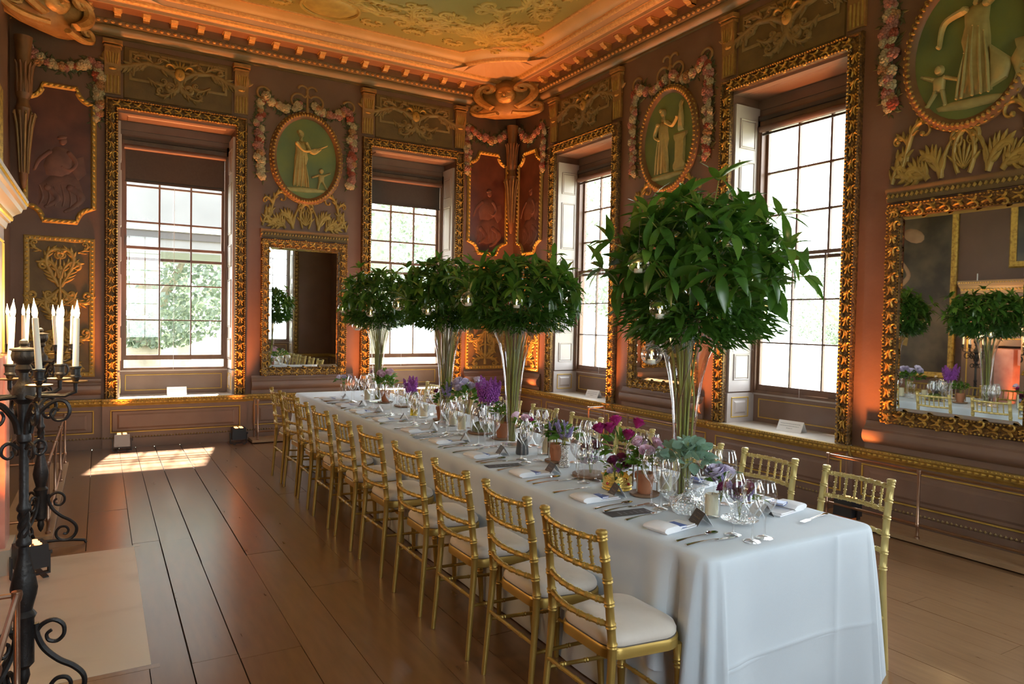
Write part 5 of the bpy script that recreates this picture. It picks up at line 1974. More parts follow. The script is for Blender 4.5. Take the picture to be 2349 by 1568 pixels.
pt = thing('large_painting', 'large dark oil painting in gilt frame, seen in the far-right mirror', 'painting', wl('left', -2.35))
MB().box(-1.0, 1.0, .92, 3.75, 0, .03).build('canvas', M_['paint_dark'], pt, False)
fo = frame4(MB(), -1.10, 1.10, .82, 3.85, [(0, 0), (0, .04), (.02, .06), (.06, .05), (.10, .035), (.10, .03)]).build('picture_frame', M_['gilt'], pt)
g = MB()
g.dome([(-.12, 2.0), (.10, 2.05), (.16, 2.35), (.05, 2.5), (-.12, 2.42)], .02, .03)
g.dome(ell(.0, 2.62, .09, .11, 12), .02, .03)
limb(g, [(-.1, 2.4), (-.28, 2.6), (-.15, 2.85)], [.10, .08, .05], .02, .03)
limb(g, [(.06, 1.75), (.12, 1.45), (.18, 1.15)], [.17, .12, .07], .02, .03)
g.dome(ell(.35, 3.2, .16, .2, 12, .4), .02, .03)
g.dome(ell(-.35, 3.3, .2, .12, 12, .4), .02, .03)
g.build('painted_figures', M_['flesh'], pt)
g = MB()
g.dome([(-.2, 1.75), (.14, 1.8), (.2, 2.1), (-.1, 2.15), (-.35, 1.7), (-.3, 1.35), (-.1, 1.4)], .02, .034)
g.build('painted_drapery', M_['drape'], pt)

# overmantel picture frame between mantel and cornice
om = thing('overmantel_panel', 'dark panel above the chimneypiece, seen only in the far-right mirror', 'panel', wl('left', -5.23))
MB().box(-.9, .9, 2.75, 4.7, 0, .02).build('canvas', M_['paint_dark'], om, False)
frame4(MB(), -1.0, 1.0, 2.65, 4.8, [(0, 0), (0, .04), (.02, .06), (.06, .05), (.10, .035), (.10, .02)]).build('picture_frame', M_['gilt'], om)


# ------------------------------------------------------------------ brass rail barriers
def barrier(label, M, L, depth, posts, top=.56, low=.15):
    """base board along x with brass posts and two rails; local y toward the wall"""
    t = thing('rail_barrier', label, 'barrier', M, 'brass rail barriers along the walls')
    MB().box(-L / 2, L / 2, 0, depth, .012, .045).build('base_board', M_['board'], t, False)
    for q in posts:
        MB().lathe([(.018, .045), (.018, .06), (.011, .065), (.011, low - .02), (.017, low - .012), (.017, low + .012), (.011, low + .02), (.011, top - .03), (.016, top - .02), (.02, top), (.018, top + .014), (.0, top + .018)], 12, (q, .03, 0)).build('post', M_['brass'], t)
    for z in (low, top):
        MB().tube([(posts[0], .03, z), (posts[-1], .03, z)], .011, 8).build('rail', M_['brass'], t)
        for q in (posts[0], posts[-1]):
            MB().tube([(q, .03, z), (q, depth - .02, z)], .010, 8).build('return_rail', M_['brass'], t)
    for q in (posts[0], posts[-1]):
        MB().tube([(q, depth - .03, .045), (q, depth - .03, top)], .010, 8).build('rear_post', M_['brass'], t)
    return t


barrier('brass rail barrier below the big mirror at far right', T(-.40, -6.85, 0, -PI / 2), 1.75, .32, [-.78, 0, .78])
barrier('brass rail barrier on the right wall behind the nearest foliage vase', T(-.40, -3.40, 0, -PI / 2), 1.75, .32, [-.78, 0, .78])
barrier('brass rail barrier below the mirror between the left windows', T(-3.34, -.40, 0), 1.50, .30, [-.68, 0, .68])
barrier('long brass rail barrier along the left wall beyond the candelabra', T(-6.08, -2.45, 0, PI / 2), 2.9, .34, [-1.38, -.45, .45, 1.38])
barrier('brass rail barrier end at the bottom-left corner of the picture', T(-6.03, -7.27, 0, PI / 2), 1.4, .34, [-.66, 0, .66])


# ------------------------------------------------------------------ uplighters (each carries its own lamp)
def make_up(case):
    t = thing('uplighter', '', 'uplighter')
    MB().bev(-.085, .085, -.075, .075, .06, .205, .004).build('lamp_case', M_[case], t, False)
    y = MB()
    y.box(-.105, -.095, -.02, .02, .012, .14).box(.095, .105, -.02, .02, .012, .14).box(-.105, .105, -.02, .02, .0, .012)
    y.build('yoke', M_['black'], t, False)
    for s in (-1, 1):
        MB().box(s * .06 - .015, s * .06 + .015, -.10, .10, 0, .01).build('stand_foot', M_['black'], t, False)
    for i in range(2):
        for j in range(3):
            MB().lathe([(.022, .204), (.021, .210), (.0, .212)], 12, (-.03 + .06 * i, -.046 + .046 * j, 0)).build('led', M_['led'], t)
    MB().lathe([(.014, 0), (.014, .012), (.0, .012)], 10).build('knob', M_['black'], t, M=Matrix.Translation((.105, 0, .13)) @ Matrix.Rotation(PI / 2, 4, 'Y'))
    return t


UP = [((-5.56, -.26), 'grey uplighter on the floor under the left end of the far-left window', 'silverbox', 0.0, 150, (0, .075, 1)), ((-4.24, -.28), 'black uplighter on the floor at right under the far-left window', 'black', 0.0, 150, (.0, .075, 1)),
      ((-6.16, -4.62), 'black uplighter on the hearth behind the nearest candelabrum', 'black', .3, 60, (-.3, .0, 1)), ((-6.32, -6.9), 'black uplighter at the bottom-left edge of the picture', 'black', .3, 60, (-.3, .0, 1)),
      ((-.30, -6.22), 'black uplighter behind the nearest right-hand chair', 'black', PI / 2, 130, (.075, .0, 1)), ((-.30, -2.62), 'black uplighter hidden behind the right-hand chairs near the far window', 'black', PI / 2, 150, (.075, .0, 1)),
      ((-.30, -4.30), 'black uplighter hidden behind the middle right-hand chairs', 'black', PI / 2, 150, (.075, .0, 1)), ((-.30, -.80), 'black uplighter hidden near the room corner', 'black', PI / 4, 200, (.07, .06, 1)), ((-2.62, -.30), 'black uplighter hidden behind the far end of the table', 'black', 0, 130, (0, .075, 1)), ((-.95, -.30), 'black uplighter hidden left of the room corner', 'black', 0, 130, (0, .075, 1))]
upp = {}
BEAM = []
for (x, y), lab, case, rz, pw, dr in UP:
    if case not in upp:
        o = upp[case] = make_up(case)
        o.matrix_world = T(x, y, 0, rz)
        tag(o, lab, 'uplighter', 'LED uplighters on the floor')
    else:
        o = copy_tree(upp[case], T(x, y, 0, rz), lab)
    ld = bpy.data.lights.new('uplighter_beam', 'SPOT')
    ld.energy = pw * 1.15
    ld.color = (1.0, .30, .07)
    ld.spot_size = math.radians(50)
    ld.spot_blend = 1.0
    ld.shadow_soft_size = .05
    q = obj('uplighter_beam', ld, None, Matrix.Translation((x, y, .225)) @ Vector(dr).to_track_quat('-Z', 'Y').to_matrix().to_4x4())
    BEAM.append((q, o))
for q, o in BEAM:
    q.parent = o
    q.matrix_parent_inverse = o.matrix_world.inverted()


# ------------------------------------------------------------------ roller blinds and notices in the window recesses
def blind(label, wall, u, drop):
    t = thing('roller_blind', label, 'blind', wl(wall, u), 'roller blinds at the window heads')
    MB().tube([(-.60, 3.765, -.345), (.60, 3.765, -.345)], .034, 12).build('roller', M_['blindrail'], t)
    if drop < 3.70:
        MB().box(-.585, .585, drop, 3.765, -.372, -.368).build('blind_cloth', M_['blind'], t, False)
    MB().box(-.59, .59, drop - .018, drop + .004, -.376, -.364).build('bottom_bar', M_['blind'], t, False)
    MB().box(-.612, .612, 3.855, 3.895, -.36, -.33).build('head_batten', M_['blind'], t, False)
    MB().tube([(-.02, drop - .02, -.37), (-.02, 1.6, -.365), (-.025, .93, -.36)], .0018, 4).build('pull_cord', M_['napkin'], t)
    return t


blind('dark roller blind pulled a little down in the far-left window', 'back', -4.932, 3.345)
blind('dark roller blind pulled a little down in the second window from the left', 'back', -1.742, 3.40)
blind('dark roller blind rolled up in the window right of the corner', 'right', 1.889, 3.72)
blind('dark roller blind rolled up in the nearest right-hand window', 'right', 5.228, 3.72)


def notice(label, wall, u, w, rot=0.0):
    t = thing('notice_card', label, 'card', wl(wall, u, ZB, -.16) @ Matrix.Rotation(rot, 4, 'Y'), 'folded notices on the window sills')
    for s in (1, -1):
        M = Matrix.Translation((0, .105, 0)) @ Matrix.Rotation(s * math.radians(28), 4, 'X') @ Matrix.Translation((0, -.118, 0))
        o = MB().box(-w / 2, w / 2, 0, .118, -.0006, .0006).build('card_leaf', M_['paper'], t, False, M=M)
        if s == -1:
            for k, (a, b) in enumerate(((-.40, .40), (-.42, .36), (-.12, .12))):
                m = MB()
                x = a * w
                rr = random.Random(k)
                while x < b * w:
                    l = rr.uniform(.006, .016)
                    m.box(x, min(b * w, x + l), .082 - .024 * k, .087 - .024 * k, .0006, .0012)
                    x += l + .004
                m.build('printed_line', M_['ink'], o, False)
    return t


notice('white folded notice glowing in sunlight on the far-left window sill', 'back', -4.93, .23)
notice('white folded notice on the sill of the window right of the corner', 'right', 2.02, .22, .25)
notice('white folded notice on the sill of the nearest right-hand window', 'right', 5.28, .27, .1)

# ------------------------------------------------------------------ garden outside
gd = MB().box(-70, 70, -70, 90, -1.4, -1.2).build('lawn', M_['grass'], None, False)
tag(gd, kind='structure')


def tree(label, x, y, h, r, seed, trunk=.3, lean=(0, 0)):
    rr = random.Random(seed)
    t = thing('garden_tree', label, 'tree', T(x, y, -1.2), 'trees in the garden outside')
    m = MB()
    m.tube([(0, 0, 0), (lean[0] * .3, lean[1] * .3, h * .2), (lean[0] * .8, lean[1] * .8, h * .5), (lean[0], lean[1], h * .8)], [trunk * 1.3, trunk, trunk * .7, trunk * .3], 10)
    m.build('trunk', M_['trunk'], t)
    for k in range(4):
        a = rr.uniform(0, 6.28)
        MB().tube([(lean[0] * .5, lean[1] * .5, h * .35), (cos(a) * r * .4, sin(a) * r * .4, h * .5), (cos(a) * r * .75, sin(a) * r * .75, h * .68)], [trunk * .45, trunk * .3, trunk * .1], 7).build('branch', M_['trunk'], t)
    c = MB()
    for k in range(9000):
        zc = rr.uniform(-1, 1)
        a = rr.uniform(0, 6.28)
        q = rr.uniform(.45, 1.0) ** .6 * math.sqrt(1 - zc * zc)
        lump = 1 + .18 * sin(a * 3 + seed) + .15 * sin(a * 5 + zc * 6)
        p = Vector((lean[0] + q * r * lump * cos(a), lean[1] + q * r * lump * sin(a), h * .66 + zc * h * .36))
        d = Vector((rr.uniform(-1, 1), rr.uniform(-1, 1), rr.uniform(-1, 1))).normalized()
        s_ = d.orthogonal().normalized()
        z_ = d.cross(s_)
        L = rr.uniform(.05, .12)
        b0 = len(c.v)
        c.v += [(p - s_ * L)[:], (p + z_ * L * .6)[:], (p + s_ * L)[:], (p - z_ * L * .6)[:]]
        c.f.append((b0, b0 + 1, b0 + 2, b0 + 3))
    tag(c.build('crown', M_['tleaf'], t, sharp=0), kind='stuff')
    return t


tree('broad tree with thick pale trunk outside the far-left window', -5.0, 11.8, 6.4, 2.6, 1, .55, (.4, 0))
tree('leafy tree behind, seen right of centre through the far-left window', -3.2, 19.0, 8.0, 3.0, 2, .35)
tree('leafy tree outside the second window from the left', 2.2, 12.5, 9.5, 3.4, 3, .35)
tree('far tree seen low through the second window from the left', 5.5, 22.0, 8.0, 3.6, 4, .35)
tree('feathery tree outside the window right of the corner', 10.5, 9.0, 10.0, 4.0, 5, .35)
tree('far tree line, left part, outside the nearest right-hand window', 26.0, 11.0, 6.5, 3.8, 6, .4)
tree('far tree line, right part, outside the nearest right-hand window', 31.0, 2.5, 5.5, 3.8, 7, .4)
bl = thing('garden_wing', 'pale grey house wing with a dark band, seen in the upper far-left window', 'building', T(-5.0, 5.2, -1.2))
MB().box(-3.2, 2.6, 0, 3.0, 4.05, 7.4).build('upper_wall', M_['bldg'], bl, False)
MB().box(-3.2, 2.6, -.06, 0, 4.45, 4.52).build('string_course', M_['paper'], bl, False)
MB().box(-3.2, 2.6, -.03, 0, 4.30, 4.42).build('dark_band', M_['greyvase'], bl, False)
for x in (-3.0, 2.4):
    MB().box(x - .15, x + .15, .1, .4, 0, 4.05).build('post', M_['bldg'], bl, False)


# ------------------------------------------------------------------ place settings
def wineglass(name, H, rb, rr_, stem):
    t = thing(name, '', 'glass')
    prof = [(.001, .004), (.034, .0), (.036, .002), (.030, .005), (.008, .010), (.0042, .02), (.0040, stem * .6), (.0048, stem - .012), (.010, stem - .002), (rb * .42, stem + .010), (rb * .70, stem + .026), (rb * .90, stem + .046), (rb * .99, stem + .068), (rb, stem + .085), (rb * .96, stem + .105), ((rb * .5 + rr_ * .5) * 1.02, H - .022), (rr_, H)]
    MB().lathe(prof, 20, caps=False).build('glass_body', M_['glass'], t)
    MB().tube([(rr_ * cos(k * PI / 10), rr_ * sin(k * PI / 10), H) for k in range(20)], .0011, 4, True).build('rim', M_['glass'], t)
    return t


WG = [wineglass('wine_glass', .265, .049, .034, .115), wineglass('wine_glass', .25, .043, .031, .115), wineglass('water_goblet', .235, .046, .036, .10)]
WU = [False, False, False]


def napkin_mesh():
    mb = MB()
    # folded flat tail and a rolled fold at the guest's end
    mb.prism([(-.09, -.052), (.125, -.050), (.128, .056), (-.09, .058)], 0, .006)
    mb.prism([(-.02, -.046), (.120, -.040), (.108, .050), (-.02, .052)], .006, .011)
    N = 10
    prof = []
    for k in range(N + 1):
        a = PI * .5 + PI * k / N
        prof.append((-.085 + .028 * cos(a), .015 + .013 * sin(a)))
    prof += [(-.01, .004), (.004, .013), (-.02, .026), (-.05, .029)]
    n = len(prof)
    b0 = len(mb.v)
    for y, sh in ((-.058, .9), (-.052, 1.0), (.0, 1.06), (.054, 1.0), (.060, .9)):
        for (x, z) in prof:
            mb.v.append((x, y, .004 + z * sh))
    for r in range(4):
        for i in range(n):
            j = (i + 1) % n
            mb.f.append((b0 + r * n + i, b0 + r * n + j, b0 + r * n + n + j, b0 + r * n + n + i))
    mb.f.append(tuple(b0 + i for i in range(n))[::-1])
    mb.f.append(tuple(b0 + 4 * n + i for i in range(n)))
    return mb


def make_napkin():
    return tag(napkin_mesh().build('linen_napkin', M_['napkin'], None), '', 'napkin')


def make_booklet():
    t = thing('booklet', '', 'booklet')
    MB().box(-.030, .030, -.042, .042, .002, .011).build('pages', M_['paper'], t, False)
    MB().box(-.033, .033, -.045, .045, 0, .002).box(-.033, .033, -.045, .045, .011, .013).box(-.033, -.030, -.045, .045, .002, .011).build('cover', M_['blue'], t, False)
    return t


def cutlery(name, kind):
    mb = MB()
    prof = [(-.125, .0085), (-.118, .010), (-.08, .0065), (-.03, .0045), (.02, .0038), (.05, .0045)]
    mb.tube([(x, 0, .006 + .004 * sin((x + .125) * 14)) for x, r in prof], [r for x, r in prof], 8, flat=.45)
    if kind == 'fork':
        mb.prism([(.045, -.004), (.06, -.011), (.078, -.012), (.078, .012), (.06, .011), (.045, .004)], .0075, .0095)
        for k in range(4):
            y = -.0095 + .0063 * k
            mb.prism([(.078, y - .0018), (.115, y - .0012), (.125, y), (.115, y + .0012), (.078, y + .0018)], .0078, .0095)
    elif kind == 'spoon':
        N = 14
        b0 = len(mb.v)
        for q, z in ((1.0, .012), (.75, .007), (.35, .0045)):
            for k in range(N):
                a = 2 * PI * k / N
                mb.v.append((.083 + .036 * q * cos(a), .019 * q * sin(a) * (1 + .15 * cos(a)), z))
        mb.v.append((.083, 0, .004))
        for r in range(2):
            for k in range(N):
                l = (k + 1) % N
                mb.f.append((b0 + r * N + k, b0 + r * N + l, b0 + r * N + N + l, b0 + r * N + N + k))
        for k in range(N):
            mb.f.append((b0 + 2 * N + k, b0 + 2 * N + (k + 1) % N, b0 + 3 * N))
    else:
        mb.prism([(.03, -.005), (.09, -.010), (.125, -.009), (.14, -.002), (.135, .003), (.09, .004), (.03, .004)], .0045, .0065)
    return tag(mb.build(name, M_['silver'], None), '', kind)


def make_card():
    t = thing('place_card', '', 'card')
    for s in (1, -1):
        M = Matrix.Translation((0, 0, .048)) @ Matrix.Rotation(s * math.radians(33), 4, 'Y') @ Matrix.Translation((0, 0, -.057))
        o = MB().box(-.0005, .0005, -.045, .045, 0, .057).build('card_leaf', M_['cardbrown' if s == 1 else 'paper'], t, False, M=M)
        if s == 1:
            m = MB()
            rr = random.Random(4)
            y = .026
            for k in range(7):
                m.relief([(y - .002, .026), (y - .004, .034 if k % 3 == 0 else .030), (y - .007, .026)], .0016, .0002)
                y -= .008
            mm = MB().add([(-.0007 - p[2], p[0], p[1]) for p in m.v], m.f)
            mm.box(-.0009, -.0005, -.018, .018, .044, .0448).box(-.0009, -.0005, -.018, .018, .014, .0148)
            mm.build('handwritten_name', M_['cardgold'], o, False)
    return t


NP, BK, FK, KN, SP, PC = make_napkin(), make_booklet(), cutlery('dinner_fork', 'fork'), cutlery('dinner_knife', 'knife'), cutlery('dessert_spoon', 'spoon'), make_card()
USED = set()


def put(proto, M, label, cat, group):
    if proto.name not in USED:
        USED.add(proto.name)
        proto.matrix_world = M
        return tag(proto, label, cat, group)
    if proto.type == 'MESH' and not any(c.parent is proto for c in COL.objects):
        c = proto.copy()
        COL.objects.link(c)
        c.matrix_world = M
        c['label'] = label
        return c
    return copy_tree(proto, M, label)


SY = [-7.63, -7.08, -6.47, -5.87, -5.30, -4.75, -4.10, -3.50, -3.00, -2.40]
rnd = random.Random(21)
for side in ('left', 'right'):
    ys = SY if side == 'left' else [-7.64, -7.10, -6.55, -5.95, -5.35, -4.75, -4.15, -3.57, -3.0, -2.4]
    for i, y in enumerate(ys):
        F = T(-3.80, y, TOP) if side == 'left' else T(-2.79, y, TOP, PI)
        wh = '%s side, place setting %s' % (side, far(i))
        j = lambda a=.012: rnd.uniform(-a, a)
        if side == 'left' or i < 3:
            put(NP, F @ T(.155 + j(), j(), 0, .12 + j(.15)), 'white rolled linen napkin, ' + wh, 'napkin', 'napkins at the place settings')
            put(BK, F @ Matrix.Translation((.165 + j(), -.012, .012 if side == 'left' else .030)) @ Matrix.Rotation(.25 + j(.2), 4, 'Z') @ Matrix.Rotation(.04, 4, 'Y') @ Matrix.Scale(.78, 4), 'small blue booklet on the napkin, ' + wh, 'booklet', 'blue booklets on the napkins')
            put(FK, F @ T(.155 + j(), .185 + j(), 0, .12 + j(.1)), 'silver fork, ' + wh, 'fork', 'forks at the place settings')
            put(KN, F @ T(.155 + j(), -.205 + j(), 0, .05 + j(.1)), 'silver knife, ' + wh, 'knife', 'knives at the place settings')
            put(SP, F @ T(.155 + j(), -.150 + j(), 0, .12 + j(.1)), 'silver spoon, ' + wh, 'spoon', 'spoons at the place settings')
            put(PC, F @ T(.318 + j(), .01 + j(), 0, -.35 + j(.15), 1.18), 'dark folded name card, ' + wh, 'card', 'name cards at the place settings')
        for k, (gx, gy, nm) in enumerate(((.33, -.20, 'large wine glass'), (.315, -.295, 'slender wine glass'), (.405, -.265, 'water goblet'))):
            if side == 'right' and k == 0 and i > 6:
                continue
            put(WG[k], F @ T(gx + j(), gy + j(), 0, 0), 'clear %s, %s' % (nm, wh), 'glass', 'glasses at the place settings')

for k, (y, nm) in enumerate(((-7.345, 'nearest the camera'), (-6.17, 'second from the near end'), (-5.03, 'in the middle'), (-3.82, 'second from the far end'), (-2.70, 'at the far end'))):
    t = thing('menu_card', 'dark slate menu card at the left table edge, ' + nm, 'menu', T(-3.655, y, TOP, -.10), 'menu cards on the table')
    MB().box(-.115, .115, -.042, .042, 0, .0012).build('menu_sheet', M_['menu'], t, False)
    m = MB()
    for r in range(6):
        m.box(-.05 + .03 * r - .002, -.05 + .03 * r + .002, -.022, .018 - .008 * (r % 3), .0012, .0014)
    m.build('printed_lines', M_['ink'], t, False)


# ------------------------------------------------------------------ centre pieces
def rand_dir(rr, up=.4):
    a = rr.uniform(0, 6.28)
    z = rr.uniform(-.2, 1)
    q = math.sqrt(max(0, 1 - z * z))
    return Vector((q * cos(a), q * sin(a), z + up)).normalized()


def posy(name, label, cat, x, y, z, R, H, blooms=(), leaves=60, lmesh=None, lsize=.04, plumes=(), seed=0, group=None, twigs=6, flat=1.0):
    rr = random.Random(100 + seed)
    t = thing(name, label, cat, T(x, y, z), group)
    lmesh = lmesh or SMALL
    for k in range(twigs):
        d = rand_dir(rr, .9)
        MB().tube([(0, 0, -.05), (d.x * R * .4, d.y * R * .4, H * .5), (d.x * R * .8, d.y * R * .8, H * (.6 + .4 * d.z))], .0018, 4).build('stem', M_['stem'], t)
    for k in range(leaves):
        d = rand_dir(rr, .1)
        q = rr.uniform(.35, 1.0)
        p = Vector((d.x * R * q, d.y * R * q, H * .45 + d.z * H * .5 * q * flat))
        dr = (d + Vector((rr.uniform(-.7, .7), rr.uniform(-.7, .7), rr.uniform(-.5, .5)))).normalized()
        obj('leaf', lmesh if k % 4 else (SMALLD if lmesh is SMALL else lmesh), t, aim(p, dr, rr.uniform(-1, 1), lsize * rr.uniform(.7, 1.3)))
    for kind, n, sc, hgt in blooms:
        for k in range(n):
            a = 2 * PI * k / n + rr.uniform(-.4, .4)
            q = rr.uniform(.35, .95)
            d = Vector((cos(a) * q, sin(a) * q, .9)).normalized()
            p = Vector((cos(a) * q * R * .85, sin(a) * q * R * .85, H * hgt * rr.uniform(.85, 1.12)))
            obj('bloom', ROSE[kind], t, upz(p, d, rr.uniform(0, 6), sc * rr.uniform(.85, 1.15)))
    for pi_, n, sc in plumes:
        for k in range(n):
            a = 2 * PI * k / n + rr.uniform(-.3, .3)
            q = rr.uniform(.1, .75)
            d = Vector((cos(a) * q * .75, sin(a) * q * .75, 1)).normalized()
            obj('plume', PLUME[pi_], t, upz(Vector((cos(a) * q * R * .4, sin(a) * q * R * .4, H * .35)), d, rr.uniform(0, 6), sc * rr.uniform(.8, 1.2)))
    return t


def lathed(name, label, cat, x, y, prof, m, n=18, part='body', extra=None, caps=False, group=None):
    t = thing(name, label, cat, T(x, y, TOP), group)
    MB().lathe(prof, n, caps=caps).build(part, M_[m], t)
    if extra:
        extra(t)
    return t


def candle_set(where, x, y, rg, hg, rc, hc, glassname='cylinder'):
    lathed('candle_glass', 'clear glass %s holding a cream candle, %s' % (glassname, where), 'candle holder', x, y,
           [(.001, .004), (rg * .9, .0), (rg, .006), (rg * .98, .012), (rg, .03), (rg, hg)] if glassname == 'cylinder' else [(.001, .004), (rg * .8, .0), (rg * .8, .006), (rg * .4, .02), (rg * .5, .05), (rg * .95, .10), (rg, hg * .8), (rg * .95, hg)], 'glass', 20, 'glass_wall')
    z0 = .012 if glassname == 'cylinder' else .06
    t = thing('pillar_candle', 'cream pillar candle inside the glass, ' + where, 'candle', T(x, y, TOP + z0), 'cream candles along the table')
    MB().lathe([(.0, 0), (rc, 0), (rc, hc), (rc * .9, hc + .003), (.0, hc - .004)], 16).build('wax', M_['wax'], t)
    MB().tube([(0, 0, hc - .004), (0.001, 0, hc + .008)], .0012, 5).build('wick', M_['black'], t)


candle_set('beside the low bowl at the near end', -3.35, -7.57, .040, .118, .030, .092)
candle_set('behind the near terracotta pot', -3.215, -7.12, .040, .115, .030, .088)
candle_set('beside the lavender pot', -3.205, -5.97, .045, .17, .034, .15)
candle_set('in front of the dark stone cloche', -3.29, -4.85, .042, .125, .032, .10)
candle_set('below the lilac roses', -3.24, -4.58, .042, .13, .032, .105)
candle_set('next to the yellow bottle', -3.265, -4.03, .042, .125, .032, .10)
candle_set('on the stemmed hurricane glass', -3.14, -3.45, .060, .26, .038, .13, 'hurricane')
candle_set('at the far end by the leftmost glasses', -3.315, -2.62, .042, .125, .032, .105)

# low bowl with purple posy on a glass plate
lathed('glass_plate', 'scalloped clear glass plate under the purple posy at the near end', 'plate', -3.31, -7.70, [(.001, .006), (.04, .003), (.062, .007), (.080, .016), (.083, .02)], 'cutglass', 24, 'plate')
lathed('crystal_bowl', 'small cut crystal bowl holding purple flowers at the near end', 'bowl', -3.31, -7.70, [(.001, .016), (.030, .012), (.034, .02), (.042, .05), (.046, .075)], 'cutglass', 20, 'bowl_wall')
posy('purple_posy', 'low posy of purple and plum flowers in the crystal bowl', 'flowers', -3.31, -7.70, TOP + .06, .095, .10, (('plum', 3, 1.0, .8),), 26, None, .045, ((2, 7, .9), (1, 4, .42)), 1, flat=.7)
# decanter with eucalyptus
lathed('crystal_decanter', 'round cut crystal decanter holding eucalyptus near the front', 'decanter', -3.40, -7.47, [(.001, .004), (.062, .0), (.076, .012), (.080, .03), (.074, .05), (.050, .072), (.024, .09), (.018, .11), (.018, .15), (.026, .165)], 'cutglass', 24, 'decanter_wall')
posy('eucalyptus_spray', 'blue-green eucalyptus spray in the crystal decanter', 'foliage', -3.385, -7.45, TOP + .15, .130, .20, (), 120, ROUND, .046, (), 2, twigs=9)
# tumbler posy with lilac rose
posy('rose_posy', 'posy with a lilac rose and dark sprigs between eucalyptus and candle glass', 'flowers', -3.325, -7.60, TOP + .12, .075, .10, (('lilac', 2, 1.35, .75),), 26, SMALLD, .045, ((2, 5, .8),), 3)
lathed('crystal_tumbler', 'cut crystal tumbler behind the decanter', 'tumbler', -3.24, -7.36, [(.001, .006), (.032, .0), (.036, .01), (.042, .09)], 'cutglass', 20, 'tumbler_wall')
lathed('crystal_ashtray', 'low cut crystal bowl behind the flower pot', 'bowl', -3.31, -7.27, [(.001, .006), (.03, .0), (.045, .02), (.055, .045)], 'cutglass', 20, 'bowl_wall')


# terracotta pots with wire hoops
def pot(where, x, y, r, h, hoop, posy_args, saucer=True):
    t = thing('terracotta_pot', 'terracotta pot with bent wire hoops, ' + where, 'flower pot', T(x, y, TOP), 'terracotta pots along the table')
    z = .014 if saucer else 0
    if saucer:
        MB().lathe([(.0, .004), (r * 1.25, 0), (r * 1.45, .006), (r * 1.5, .016), (r * 1.35, .014), (.0, .012)], 20).build('saucer', M_['saucer'], t)
    MB().lathe([(.0, z), (r * .68, z), (r * .90, z + h * .74), (r, z + h * .75), (r * 1.02, z + h), (r * .93, z + h), (r * .86, z + h * .9), (.0, z + h * .88)], 20).build('pot_body', M_['terra'], t)
    if hoop:
        for a in (.3, .3 + PI / 2):
            c, s_ = cos(a), sin(a)
            pts = []
            for k in range(17):
                b = PI * k / 16
                pts.append((r * 1.4 * cos(b) * c, r * 1.4 * cos(b) * s_, z + .02 + hoop * sin(b) ** .7))
            MB().tube(pts, .0035, 5).build('wire_hoop', M_['wire'], t)
        MB().lathe([(.0, 0), (.006, .004), (.009, .018), (.004, .034), (.0, .045)], 8, (0, 0, z + .018 + hoop)).build('finial', M_['wire'], t)
    posy(posy_args[0], posy_args[1], 'flowers', x, y, TOP + z + h * .85, *posy_args[2:5], **posy_args[5])


pot('nearest the camera', -3.365, -7.125, .052, .105, .26, ('pink_plant', 'pale pink flowering plant in the nearest terracotta pot', .095, .15, (('palepink', 7, .9, 1.0),), dict(leaves=170, lsize=.032, seed=5)))
pot('beside the sparkling silver vase', -3.305, -6.22, .048, .105, .24, ('lavender_plant', 'lavender and grey-green sprigs in the pot beside the silver vase', .085, .16, (), dict(leaves=130, lsize=.036, plumes=((2, 14, 1.0),), seed=6)))
pot('below the purple plumes', -3.19, -5.33, .055, .11, .24, ('herb_plant', 'bushy green herb in the pot below the purple plumes', .09, .16, (), dict(leaves=170, lsize=.03, seed=7)))
pot('next to the third tall vase', -3.20, -4.27, .052, .11, 0, ('red_plant', 'dark green plant with a red bloom in the pot by the third vase', .085, .14, (('plum', 3, .8, 1.0),), dict(leaves=150, lsize=.032, seed=8)))
pot('at the far end', -3.20, -2.86, .055, .12, 0, ('pink_rose_plant', 'pink rosebuds and greenery in the far-end terracotta pot', .11, .19, (('palepink', 6, 1.0, 1.0),), dict(leaves=150, lsize=.040, seed=9)))

# crown, roses, cloche
cw = thing('gold_crown', 'gilt metal crown set with coloured jewels on the table', 'crown', T(-3.40, -6.945, TOP))
m = MB()
N = 48
for k in range(N):
    a = 2 * PI * k / N
    up = .058 + .020 * abs(sin(a * 4)) ** .6
    m.v += [(.074 * cos(a), .074 * sin(a), 0), (.076 * cos(a), .076 * sin(a), .02), (.080 * cos(a), .080 * sin(a), up)]
for k in range(N):
    l = (k + 1) % N
    m.f += [(k * 3, l * 3, l * 3 + 1, k * 3 + 1), (k * 3 + 1, l * 3 + 1, l * 3 + 2, k * 3 + 2)]
m.build('crown_band', M_['crown'], cw)
for z in (.004, .022):
    MB().tube([(.077 * cos(k * PI / 14), .077 * sin(k * PI / 14), z) for k in range(28)], .004, 6, True).build('beaded_rim', M_['crown'], cw)
for k in range(8):
    a = PI * 2 * k / 8 + .2
    MB().lathe([(.0, -.006), (.007, -.003), (.008, 0), (.005, .004), (.0, .005)], 8).build('jewel', M_[('ruby', 'emerald')[k % 2]], cw, M=Matrix.Translation((.080 * cos(a), .080 * sin(a), .038)) @ Vector((cos(a), sin(a), 0)).to_track_quat('Z', 'Y').to_matrix().to_4x4())
    MB().lathe([(.0, 0), (.006, .003), (.006, .009), (.0, .012)], 8, (.080 * cos(a), .080 * sin(a), .074)).build('crown_point', M_['crown'], cw)
posy('crown_posy', 'purple and plum flowers spilling out of the gold crown', 'flowers', -3.40, -6.945, TOP + .04, .075, .12, (('plum', 4, 1.0, .9), ('lilac', 2, .7, .5)), 26, None, .04, ((1, 3, .45),), 10)
